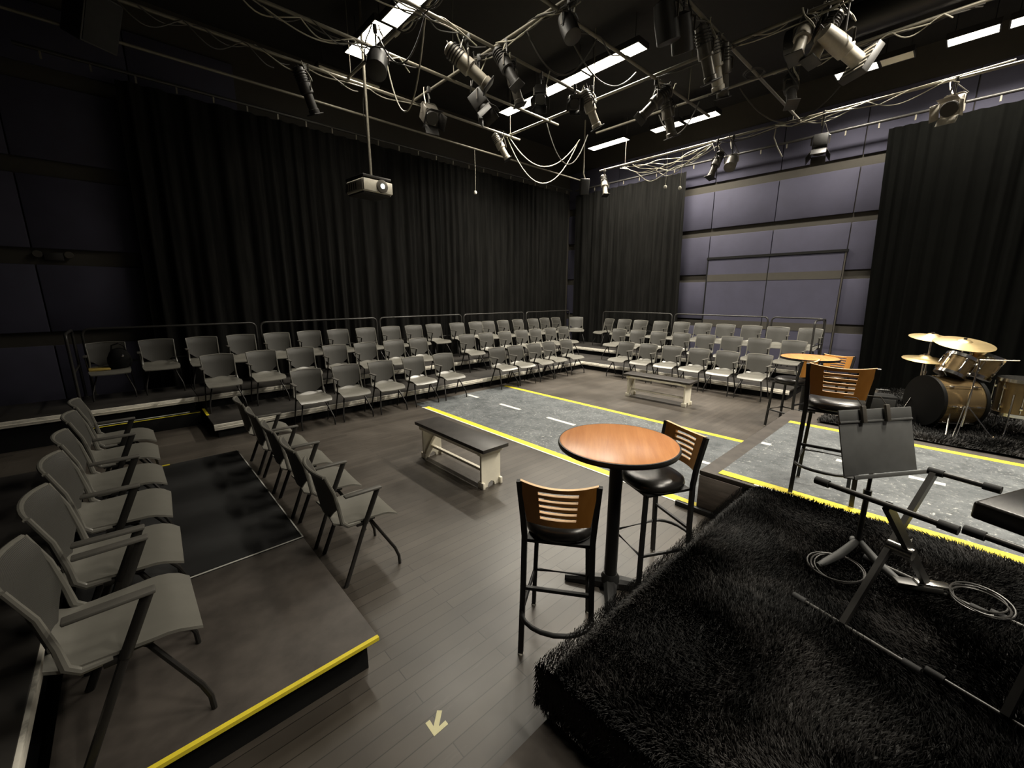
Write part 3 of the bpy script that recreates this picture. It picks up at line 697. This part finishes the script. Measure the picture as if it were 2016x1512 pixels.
# ---------------------------------------------------------------- drum kit
DZ=SZ+.03
def axisT(c,az,el=0): return Matrix.Translation(c)@Matrix.Rotation(az,4,'Z')@Matrix.Rotation(PI/2-el,4,'Y')   # local z -> horizontal direction az, raised by el
def drum(name,label,c,T,r,L,head,headmat_top,shell=None,lugs=8,bottom=None):
    o=empty(name,label,'drum',c); T=Matrix.Translation(-Vector(c))@T
    sh=MB().lathe([(r,-L/2),(r,L/2)],36,T).build('shell',shell or M['champ'],o)
    for z,hm in ((L/2,headmat_top),(-L/2,bottom or headmat_top)):
        MB().lathe([(r*.985,z-.004 if z>0 else z+.004),(r*.985,z*1.01)],36,T).build('drumhead',hm,o)
        MB().lathe([(r+.002,z-.022),(r+.012,z-.022),(r+.012,z+.014),(r-.004,z+.014)],36,T).build('hoop',head,o)
    for k in range(lugs):
        a=2*PI*k/lugs; lg=MB()
        lg.tube([T@Vector(((r+.016)*math.cos(a),(r+.016)*math.sin(a),-L/2+.03)),T@Vector(((r+.016)*math.cos(a),(r+.016)*math.sin(a),L/2-.03))],.0045,6)
        for z in (-L*.28,L*.28): lg.bev(-.012,.012,-.01,.012,-.022,.022,.003,T@Matrix.Translation(((r+.008)*math.cos(a),(r+.008)*math.sin(a),z))@Matrix.Rotation(a,4,'Z'))
        lg.build('lug',M['chrome'],o)
    return o
faz=R(128); fd=Vector((math.cos(faz),math.sin(faz),0)); bc=Vector((7.06,-.04,DZ+.32))
bd=drum('bass_drum','champagne bass drum with black front head on the drum rug',(bc.x,bc.y,DZ),axisT(bc,faz),.29,.42,M['black_head'],M['black_head'],lugs=8)
for s in (-1,1):
    side=Vector((-fd.y,fd.x,0))*s; a=bc+fd*.12+side*.26-Vector((0,0,.08)); b=bc+fd*.22+side*.40; b.z=DZ+.012
    a=a-Vector((bc.x,bc.y,DZ)); b=b-Vector((bc.x,bc.y,DZ))
    MB().tube([a,b],.009,8).build('spur',M['chrome'],bd)
    MB().lathe([(.02,-.012),(.02,.0)],10,T=Matrix.Translation(b)).build('spur_foot',M['chrome'],bd)
drum('tom_drum','smaller champagne rack tom mounted on the bass drum, left',(7.06,-.06,DZ+.72),Matrix.Translation((7.06,-.07,DZ+.75))@Matrix.Rotation(R(-40),4,'Z')@Matrix.Rotation(R(28),4,'Y'),.132,.22,M['chrome'],M['drumhead'],lugs=6)
drum('tom_drum','larger champagne rack tom mounted on the bass drum, right',(7.22,-.3,DZ+.70),Matrix.Translation((7.22,-.27,DZ+.76))@Matrix.Rotation(R(-60),4,'Z')@Matrix.Rotation(R(22),4,'Y'),.142,.24,M['chrome'],M['drumhead'],lugs=6)
mt=tag(MB().tube([(7.09,-.08,DZ+.60),(7.1,-.11,DZ+.86),(7.0,-.02,DZ+.90)],.011,8).build('tom_mount',M['chrome']),'chrome tom mount post on top of the bass drum','drum hardware')
fl=drum('floor_tom','champagne floor tom with white head right of the bass drum',(7.15,-.66,DZ),Matrix.Translation((7.15,-.62,DZ+.46)),.2,.38,M['chrome'],M['drumhead'],lugs=8)
for k in range(3):
    a=R(40+120*k); MB().tube([(.21*math.cos(a),.04+.21*math.sin(a),.5),(.21*math.cos(a),.04+.21*math.sin(a),.06),(.24*math.cos(a),.04+.24*math.sin(a),.0)],.007,8).build('leg',M['chrome'],fl)
def cymbal_stand(label,x,y,z,r,tx,ty,group='cymbals on stands'):
    o=empty('cymbal_stand',label,'cymbal',(x,y,DZ),0,group); h=z-DZ
    prof=[(.012,.028),(.05,.022),(.07,.006),(r*.6,-.008),(r,-.026),(r,-.028),(r*.6,-.011),(.06,.0)]
    MB().lathe(prof,40,Matrix.Translation((0,0,h))@Matrix.Rotation(tx,4,'X')@Matrix.Rotation(ty,4,'Y')).build('cymbal',M['cymbal'],o,ang=30)
    p=MB(); p.cyl((0,0,.18),(0,0,h-.03),.010,10); p.cyl((0,0,.12),(0,0,h*.55),.014,10); p.lathe([(.022,0),(.022,.03)],10,T=Matrix.Translation((0,0,h*.55))); p.lathe([(.018,0),(.018,.025)],10,T=Matrix.Translation((0,0,h+.02))); p.build('pole',M['chrome'],o)
    for k in range(3):
        a=R(30+120*k); c,s=math.cos(a),math.sin(a)
        l=MB(); l.tube([(c*.012,s*.012,.42),(c*.27,s*.27,.012)],.008,6,flat=(.5,1.6)); l.tube([(c*.012,s*.012,.16),(c*.16,s*.16,.19)],.005,6); l.build('leg',M['chrome'],o)
    return o
cymbal_stand('large ride cymbal tilted highest over the drum kit',7.25,-.10,1.46,.27,R(8),R(-12))
cymbal_stand('second high cymbal overlapping behind the ride cymbal',7.4,.18,1.50,.22,R(6),R(-8))
cymbal_stand('low pale cymbal left of the rack toms',7.15,.20,1.25,.21,R(4),R(-6))
cymbal_stand('hi-hat cymbal at the right frame edge beyond the floor tom',7.5,-.80,1.2,.18,0,R(-3))
st=empty('boom_stand','chrome boom stand with flat folding legs before the bass drum','stand',(6.78,-.22,DZ))
p=MB(); p.cyl((0,0,.1),(0.02,-.01,.5),.012,10); p.cyl((0.02,-.01,.45),(.05,-.02,.86),.008,10); p.cyl((.05,-.02,.86),(.10,-.3,.88),.007,8); p.build('pole',M['chrome'],st)
for a in (-75,170,60):
    c,s=math.cos(R(a)),math.sin(R(a)); l=MB(); l.tube([(c*.012+s*.012,s*.012-c*.012,.34),(c*.25+s*.012,s*.25-c*.012,.015)],.005,6); l.tube([(c*.012-s*.012,s*.012+c*.012,.34),(c*.25-s*.012,s*.25+c*.012,.015)],.005,6); l.cyl((c*.235,s*.235,.0),(c*.27,s*.27,.02),.014,8); l.build('leg',M['chrome'],st)
am=empty('amplifier_box','small black box left of the bass drum on the drum rug','speaker',(6.80,.52,DZ),R(20))
MB().bev(-.12,.12,-.15,.15,.0,.34,.01).build('cabinet',M['black'],am); MB().bev(-.128,-.118,-.13,.13,.03,.31,.003).build('grille',M['foam'],am)
MB().tube([(0,-.1,.36),(0,-.09,.40),(0,.09,.40),(0,.1,.36)],.008,8).build('handle',M['rail'],am)
# ---------------------------------------------------------------- floor arrow
ar=MB(); T=Matrix.Translation((.80,1.385,.0))@Matrix.Rotation(math.atan2(1.36-1.44,.78-.86),4,'Z')
ar.prism([(.042,0),(-.016,.055),(-.033,.038),(-.003,.0125),(-.08,.0125),(-.08,-.0125),(-.003,-.0125),(-.033,-.038),(-.016,-.055)],.0003,.0014,T)
tag(ar.build('tape_arrow',M['cream_tape'],smooth=False),'cream tape arrow stuck on the floor at the bottom centre','arrow')

# ---------------------------------------------------------------- ceiling grid
GZ=5.52
PY=[7.57,6.40,5.21,4.04,2.85]; QX=[3.33,4.56,7.03,8.38,10.85]
pn=['farthest, above the left bank','second from the left wall','third from the left wall','fourth from the left wall','nearest the camera']
for i,y in enumerate(PY): pipe('grid_pipe','steel lighting grid pipe running left to right, '+pn[i],'pipe',[(-2.5,y,GZ),((7.3,7.3,7.0,9.2,10.9)[i],y,GZ)],.024,group='lighting grid pipes running left to right',leads=4)
qn=['leftmost','second from the left','third from the left, brightly lit','fourth from the left','farthest right, along the right bank']
for i,x in enumerate(QX): pipe('grid_pipe','steel lighting grid cross pipe, '+qn[i],'pipe',[(x,(7.9,7.75,7.75,6.2,7.85)[i],GZ+.05),(x,(3.2,3.6,-1.0,-1.0,-2.0)[i],GZ+.05)],.024,group='lighting grid cross pipes',leads=4)
pipe('grid_pipe','steel grid pipe above the rear of the long curtain','pipe',[(-2.5,8.75,GZ),(11.3,8.75,GZ)],.022)
def drop(x,y,z0,z1):
    return [(x,y,z0),(x,y,z1)]
for i,(x,y) in enumerate([(3.33,7.5),(4.56,6.3),(7.03,5.3),(7.03,7.6),(8.38,4.1),(10.85,7.0),(10.85,3.0)]):
    pipe('hanger_rod','thin hanger rod holding the lighting grid to the ceiling','rod',drop(x,y,GZ+.07,CEIL_Z),.007,group='grid hanger rods')
# fluorescents
def troffer(label,x,y,L=1.24,power=1.0):
    o=empty('fluorescent_light',label,'ceiling light',(x,y,TROF_Z),0,'fluorescent ceiling lights'); q=L/2
    h=MB(); h.box(-.17,.17,-q,q,.012,.09); h.box(-.17,-.15,-q,q,-.004,.012); h.box(.15,.17,-q,q,-.004,.012); h.box(-.15,.15,-q,-q+.02,-.004,.012); h.box(-.15,.15,q-.02,q,-.004,.012)
    h.build('housing',M['fix'],o,smooth=False)
    MB().box(-.149,.149,-q+.021,q-.021,.0,.0118).build('diffuser',M['tube'] if power else M['cream'],o,smooth=False)
    for d in (-q*.72,q*.72): MB().cyl((0,d,.09),(0,d,CEIL_Z-TROF_Z),.006,6).build('suspension_rod',M['fix'],o)
    if power:
        l=bpy.data.lights.new('lamp','AREA'); l.shape='RECTANGLE'; l.size=.29; l.size_y=L-.06; l.energy=LAMP_W*power*L/1.24; l.color=LAMP_COL; l.spread=R(132)
        lo=bpy.data.objects.new('lamp_light',l); C.objects.link(lo); lo.parent=o; lo.location=(0,0,-.008)
    return o
tl=['leftmost strip, far end','leftmost strip, middle','leftmost strip, near end','centre strip, far end','centre strip, middle','centre strip, near end','right strip in the far corner','right strip, left one of the middle two','right strip, right one of the middle two','right strip beside the blank panel','right strip near the right frame edge','right strip cut by the right frame edge']
for a,n in zip(TROFFERS,tl): troffer('lit fluorescent ceiling light, '+n,*a)
for a,n in zip(TROFFERS_OUT,['centre strip, first beyond the upper frame edge','centre strip, second beyond the upper frame edge','leftmost strip, above the camera','short strip behind the camera']): troffer('lit fluorescent ceiling light, '+n,*a)
troffer('unlit beige fluorescent panel at the top right beside a lit one',10.96,1.48,.48,0)
tw=empty('strip_light','unlit twin-tube strip light above the leftmost curtain by the projector pole','ceiling light',(3.95,8.98,TROF_Z))
MB().bev(-.62,.62,-.10,.10,.03,.09,.006).build('housing',M['fix'],tw)
for d in (-.06,.06): MB().cyl((-.6,d,.01),(.6,d,.01),.022,10).build('tube',M['cream'],tw)
for d in (-.5,.5): MB().cyl((d,0,.09),(d,0,CEIL_Z-TROF_Z),.006,6).build('suspension_rod',M['fix'],tw)

# ---------------------------------------------------------------- stage lights (local +x = beam, pivot at yoke)
def fixture(kind,label,x,y,z,az,tilt,drop=.28,body='fix_grey',scale=1.0,group='theatre spotlights on the grid'):
    o=empty('stage_light',label,'stage light',(x,y,z),0,group)
    T=Matrix.Translation((0,0,-drop*scale))@Matrix.Rotation(R(az),4,'Z')@Matrix.Rotation(R(tilt),4,'Y')@Matrix.Scale(scale,4)
    Tz=Matrix.Translation((0,0,-drop*scale))@Matrix.Rotation(R(az),4,'Z')@Matrix.Scale(scale,4)
    Q=lambda m,p: m@Vector(p)
    c=MB(); c.bev(-.03,.03,-.025,.025,-.06,.03,.006,Matrix.Rotation(R(az),4,'Z')); c.cyl((0,0,-.06),Q(Tz,(0,0,.15)),.012,8); c.build('clamp',M['fix'],o)
    hw=.13 if kind!='ellipsoidal' else .105
    yk=MB(); yk.tube([Q(Tz,(0,-hw,0)),Q(Tz,(0,-hw,.13)),Q(Tz,(0,-hw*.7,.16)),Q(Tz,(0,hw*.7,.16)),Q(Tz,(0,hw,.13)),Q(Tz,(0,hw,0))],.012,4,flat=(1.5,.5)); yk.build('yoke',M['fix_grey'],o,ang=30)
    RX=T@Matrix.Rotation(PI/2,4,'Y')
    if kind=='ellipsoidal':
        MB().lathe([(.03,-.32),(.075,-.3),(.085,-.2),(.092,-.06),(.098,-.03),(.098,.03),(.08,.04)],20,RX).build('reflector_housing',M[body],o)
        b=MB().lathe([(.07,.035),(.07,.24),(.082,.25),(.082,.30),(.074,.305)],20,RX).build('barrel',M[body],o)
        MB().lathe([(.0,.296),(.07,.296),(.0,.308)],20,RX).build('lens',M['lens'],b)
        for k in range(5): MB().lathe([(.09,-.26+k*.035),(.1,-.258+k*.035),(.1,-.25+k*.035),(.09,-.248+k*.035)],20,RX).build('cooling_fin',M['fix'],o)
        h=MB(); h.bev(.305,.32,-.095,.095,-.095,.095,.004,T); h.build('colour_frame',M['fix'],o)
    elif kind=='fresnel':
        MB().bev(-.14,.1,-.11,.11,-.12,.12,.02,T).build('housing',M[body],o)
        MB().lathe([(.1,.09),(.105,.14),(.095,.15)],20,RX).build('snout',M['fix'],o)
        MB().lathe([(.0,.135),(.09,.135),(.0,.15)],20,RX).build('lens',M['lens'],o)
        for k in range(4):
            D=T@Matrix.Translation((.15,0,0))@Matrix.Rotation(k*PI/2,4,'X')@Matrix.Translation((0,0,.105))@Matrix.Rotation(R(-28),4,'Y')
            MB().bev(0,.15,-.11,.11,-.003,.003,.002,D).build('barn_door',M['fix_white' if body=='fix_white' else 'fix'],o)
    elif kind=='par':
        MB().lathe([(.04,-.2),(.1,-.17),(.115,-.05),(.115,.16),(.105,.165)],20,RX).build('can',M[body],o)
        MB().lathe([(.0,.1),(.105,.1),(.0,.125)],20,RX).build('lens',M['lens'],o)
    elif kind=='scroller':
        MB().lathe([(.03,-.32),(.085,-.3),(.1,-.1),(.1,.05),(.085,.06)],20,RX).build('reflector_housing',M[body],o)
        MB().lathe([(.08,.05),(.08,.24)],20,RX).build('barrel',M[body],o)
        MB().bev(.24,.33,-.16,.16,-.17,.17,.012,T).build('colour_scroller',M['fix'],o)
        for k in range(5): MB().bev(.236,.242,-.15,.15,-.14+k*.06,-.115+k*.06,.002,T).build('vent_slot',M['fix_white'],o)
    pg=MB(); pts=[Q(T,(-.28,0,.02)),Q(T,(-.36,.03,.06)),Q(Tz,(-.2,.1,.2)),Vector((0,.04,-.02)),Vector((.1,.03,.03))]; pg.tube(pts,.008,6); pg.build('power_lead',M['cable'],o)
    rr=random.Random(label)
    for k in range(2):
        r0=rr.uniform(.09,.17); a0=rr.uniform(0,6.28); cx,cy=rr.uniform(-.08,.08),rr.uniform(-.08,.08)
        lp=[Vector((cx+r0*.5*math.cos(a0)*math.cos(t*.5),cy+r0*.5*math.sin(a0)*math.cos(t*.5)+.02*math.sin(t*.7),.04-r0*(1-math.cos(t*.5))*1.0+.01*math.sin(t*1.7))) for t in range(13)]
        MB().tube(lp,.007,6).build('cable_loop',M['cable'] if k else M['cable_pale'],o)
    return o
FX=[('ellipsoidal','dark spotlight just left of the dim vertical spotlight on the second cross pipe',4.56,5.0,GZ+.03,-70,58,.34,'fix',1.0),
('fresnel','dark box light below the left end of the centre fluorescent strip',5.5,5.21,GZ-.03,-140,55,.34,'fix',.85),
('par','small dark can light on the third pipe at the upper edge of the frame',4.56,3.85,GZ+.03,-100,60,.32,'fix',.95),
('ellipsoidal','dark spotlight under the round duct beside the hung cable coil',8.38,2.4,GZ+.03,-150,60,.32,'fix',1.0),
('ellipsoidal','dark slim spotlight over the leftmost curtain, left of the projector',2.62,7.57,GZ-.03,20,66,.34,'fix',1.0),
('par','black can light silhouetted against the leftmost fluorescent strip',3.0,5.9,GZ-.03,-125,50,.35,'fix',1.2),
('ellipsoidal','large pale spotlight aimed right between the first two fluorescent strips',4.02,5.21,GZ-.03,-35,38,.32,'fix_white',1.15),
('fresnel','black box light hanging below the large pale spotlight',4.54,5.6,GZ+.04,-60,55,.62,'fix',1.0),
('fresnel','grey barn-door light hanging right of the projector',4.42,6.86,GZ-.03,-100,40,.36,'fix_grey',1.1),
('ellipsoidal','dim vertical spotlight at the left end of the centre fluorescent strip',4.9,5.21,GZ-.03,-30,72,.3,'fix_grey',1.0),
('ellipsoidal','pale spotlight hung below the middle of the centre fluorescent strip',6.5,4.95,GZ+.0,-25,62,.34,'fix_white',1.0),
('fresnel','small black box light below the centre fluorescent strip',6.35,5.2,GZ+.05,-135,30,.3,'fix',.85),
('ellipsoidal','small pale spotlight at the left end of the bright cross pipe',6.72,7.57,GZ-.03,-40,58,.26,'fix_white',.95),
('ellipsoidal','slanted spotlight aimed left under the right end of the centre strip',7.06,4.04,GZ-.03,140,45,.3,'fix_grey',1.1),
('ellipsoidal','spotlight with rosy sheen left of the far right fluorescent lights',7.55,4.04,GZ-.03,-15,68,.36,'fix_grey',1.1),
('ellipsoidal','left spotlight of the cluster at the top right of centre',6.22,2.85,GZ-.03,-20,66,.32,'fix_grey',1.05),
('ellipsoidal','middle pale spotlight of the cluster at the top right of centre',6.52,2.85,GZ-.03,-10,64,.34,'fix_white',1.05),
('ellipsoidal','right spotlight of the cluster at the top right of centre',6.82,2.85,GZ-.03,10,70,.32,'fix_grey',1.05),
('par','big dark can light at the top edge, left of the two',5.12,2.85,GZ-.03,-10,70,.34,'fix',1.15),
('par','big dark can light at the top edge, right of the two',5.45,2.82,GZ-.03,10,60,.36,'fix',1.1),
('ellipsoidal','left spotlight of the pair hanging above the slate wall panels',10.83,4.5,GZ+.04,160,65,.5,'fix_grey',1.05),
('par','right round-faced light of the pair above the slate wall panels',10.84,4.15,GZ+.04,-170,45,.5,'fix_grey',1.1),
('ellipsoidal','bright spotlight at the top right cut by the upper frame edge',7.02,1.95,GZ+.05,175,62,.26,'fix_white',1.05),
('ellipsoidal','second bright spotlight behind the colour scroller light',7.05,1.72,GZ+.05,150,62,.34,'fix_white',1.05),
('scroller','large pale light fitted with a slotted colour scroller',7.06,1.5,GZ+.05,-38,30,.5,'fix_white',1.1),
('fresnel','tall black box light against the right grid pipe',10.83,2.45,GZ+.04,-170,70,.5,'fix',1.15),
('fresnel','pale light with a white barn door above the right black curtain',10.85,.62,GZ+.04,170,25,.36,'fix_white',1.15),
('ellipsoidal','small pale spotlight hung in the far corner above the corner chair',10.83,7.65,GZ+.04,-120,70,.42,'fix_white',1.0),
]
for f in FX: fixture(*f)
# corner loudspeakers and left-end loudspeaker
def loudspeaker(label,x,y,z,w_,d_,h_,az,tilt):
    o=empty('loudspeaker',label,'loudspeaker',(x,y,z)); T=Matrix.Rotation(R(az),4,'Z')@Matrix.Rotation(R(tilt),4,'Y')
    MB().bev(-d_,0,-w_/2,w_/2,-h_/2,h_/2,.015,T).build('cabinet',M['fix'],o); MB().bev(0,.012,-w_/2+.02,w_/2-.02,-h_/2+.02,h_/2-.02,.004,T).build('grille',M['foam'],o)
    b=MB(); b.tube([T@Vector((-d_*.6,0,h_/2)),(0-.1,0,h_/2+.12),(-.1,0,CEIL_Z-z)],.02,8); b.build('bracket',M['fix_white'],o); return o
loudspeaker('black loudspeaker on a pale bracket high in the top left corner',.35,8.4,5.55,.42,.4,.62,-60,28)
loudspeaker('small black loudspeaker hanging in the far corner of the grid',10.25,7.9,5.05,.24,.22,.42,-130,15)
# emergency light on the left wall
em=empty('emergency_light','twin-headed emergency light on the dark left wall','emergency light',(-.68,10.0,2.6))
MB().bev(-.11,.11,-.06,0,-.06,.06,.01).build('battery_case',M['fix'],em)
for s in (-1,1): MB().lathe([(.03,-.05),(.055,.0),(.055,.02),(.05,.025)],16,Matrix.Translation((s*.17,-.05,.03))@Matrix.Rotation(PI/2,4,'X')).build('lamp_head',M['fix_grey'],em)
# projector on its pole
pr=empty('projector','white ceiling projector with glowing lens on a long drop pole','projector',(3.53,7.42,3.84),R(-84))
MB().bev(-.36,.2,-.29,.29,-.1,.11,.03,seg=3).build('body',M['proj'],pr)
MB().bev(-.34,.18,-.27,.27,-.125,-.095,.012).build('underside',M['fix'],pr)
MB().bev(.19,.22,-.28,.28,-.09,.1,.012).build('front_bezel',M['proj'],pr)
MB().lathe([(.105,.0),(.105,.05),(.085,.055)],24,Matrix.Translation((.2,.06,.01))@Matrix.Rotation(PI/2,4,'Y')).build('lens_ring',M['fix_grey'],pr)
MB().lathe([(.0,.0),(.08,.0),(.0,.02)],24,Matrix.Translation((.245,.06,.01))@Matrix.Rotation(PI/2,4,'Y')).build('lens',M['glow'],pr)
MB().bev(-.4,.2,-.27,.27,.13,.17,.006).build('mount_plate',M['rail'],pr)
for x in (-.3,.1):
    for y in (-.2,.2): MB().cyl((x,y,.1),(x,y,.14),.015,8).build('mount_stud',M['fix_grey'],pr)
for q in (-1,1): MB().tube([(-.39,q*.25,.15),(-.42,q*.26,-.05),(-.36,q*.22,-.09)],.014,6).build('mount_arm',M['fix_grey'],pr)
for k in range(5): MB().bev(-.32+k*.07,-.29+k*.07,-.294,-.286,-.06,.06,.003).build('side_vent',M['fix'],pr)
MB().cyl((0,0,.16),(0,0,CEIL_Z-3.84),.024,12).build('drop_pole',M['pipe'],pr)
pc=[(-.05+.02*math.sin(i*1.3),.03*math.sin(i),.16+i*.24) for i in range(9)]; MB().tube(pc,.007,6).build('cable',M['cable'],pr)

# ---------------------------------------------------------------- hanging cables
def swag(a,b,sag,n=18):
    a=Vector(a);b=Vector(b); return [a.lerp(b,i/n)-Vector((0,0,sag*4*(i/n)*(1-i/n))) for i in range(n+1)]
def cable(label,pts,mat='cable_pale',r=.011): return tag(MB().tube(pts,r,6).build('hanging_cable',M[mat]),label,'cable')
cable('slack cable looping below the leftmost strip between two grid pipes',swag((3.38,6.4,GZ),(3.38,5.25,GZ),.95))
cable('shorter slack cable beside the black can light',swag((3.15,6.1,GZ),(3.36,5.2,GZ),.45),'cable')
cable('upper of two long slack cables at the left end of the bright cross pipe',swag((7.0,7.6,GZ),(8.3,6.6,GZ),.6))
cable('lower of two long slack cables at the left end of the bright cross pipe',swag((6.98,7.65,GZ),(8.33,6.65,GZ),.95))
cable('dark slack cable under the centre of the bright cross pipe',swag((7.05,6.5,GZ),(8.2,6.3,GZ),.7),'cable')
cable('thin cable drooping behind the centre strip of lights',swag((4.6,4.1,GZ+.1),(7.0,4.4,GZ+.2),.5),'cable')
cable('slack cable hanging by the dim vertical spotlight',swag((4.56,4.6,GZ),(5.4,4.04,GZ),.5),'cable')
cable('slack cable under the fluorescent lights above the right bank',swag((8.4,4.7,GZ),(8.4,3.9,GZ),.45),'cable')
cable('dark slack cable below the round duct on the right',swag((8.4,3.2,GZ),(9.6,2.0,GZ),.55),'cable')
rn=random.Random(9)
for k in range(7):
    ya=6.9+rn.uniform(-.2,.3); yb=4.7+rn.uniform(-.3,.2); 
    cable('pale cable in the tangled bundle hung along the far right pipe',[Vector((10.83+.06*math.sin(k+i*.45),ya+(yb-ya)*i/26,GZ-.02-(.1+.07*k)*4*(i/26)*(1-i/26)*(.85+.25*math.sin(i*.42+k*1.7)))) for i in range(27)],r=.010)['group']='cables of the tangled pale bundle'
for k,(x,y,zz) in enumerate([(10.85,5.75,.75),(10.85,5.35,.85),(6.9,8.75,1.0)]):
    o=empty('pull_cord',['hanging pull cord with a white ball, left of two above the corner curtain','hanging pull cord with a white ball, right of two above the corner curtain','hanging pull cord with a white ball before the long curtain'][k],'pull cord',(x,y,GZ-zz),0,'pull cords with white balls')
    MB().tube([(0,0,.03),(.01,0,zz*.5),(0,0,zz)],.005,6).build('cord',M['cable_pale'],o); MB().lathe([(.005,-.045),(.03,-.035),(.042,0),(.03,.035),(.005,.045)],14).build('ball',M['drumhead'],o)
cc=coil('black cable coil hung on the grid right of the spotlight cluster',8.0,2.85,GZ-.04,.17,4,6,M['cable'],.2)
cable('pale cable with loose plug dangling from the right grid pipe',[(10.85,3.3,GZ),(10.8,3.3,GZ-.2),(10.82,3.22,GZ-.4),(10.8,3.1,GZ-.62)])
cable('pale cable running along the far right grid pipe',[(10.8,3.3,GZ+.03),(10.82,3.0,GZ-.05),(10.8,2.4,GZ+.02),(10.83,1.6,GZ-.06),(10.8,1.2,GZ+.05),(10.82,.0,GZ+.1)])
dt=tag(MB().tube([(9.6,2.9,6.45),(9.6,-2.5,6.45)],.24,24).build('air_duct',M['black_metal']),'glossy black round air duct under the ceiling at the right','duct')
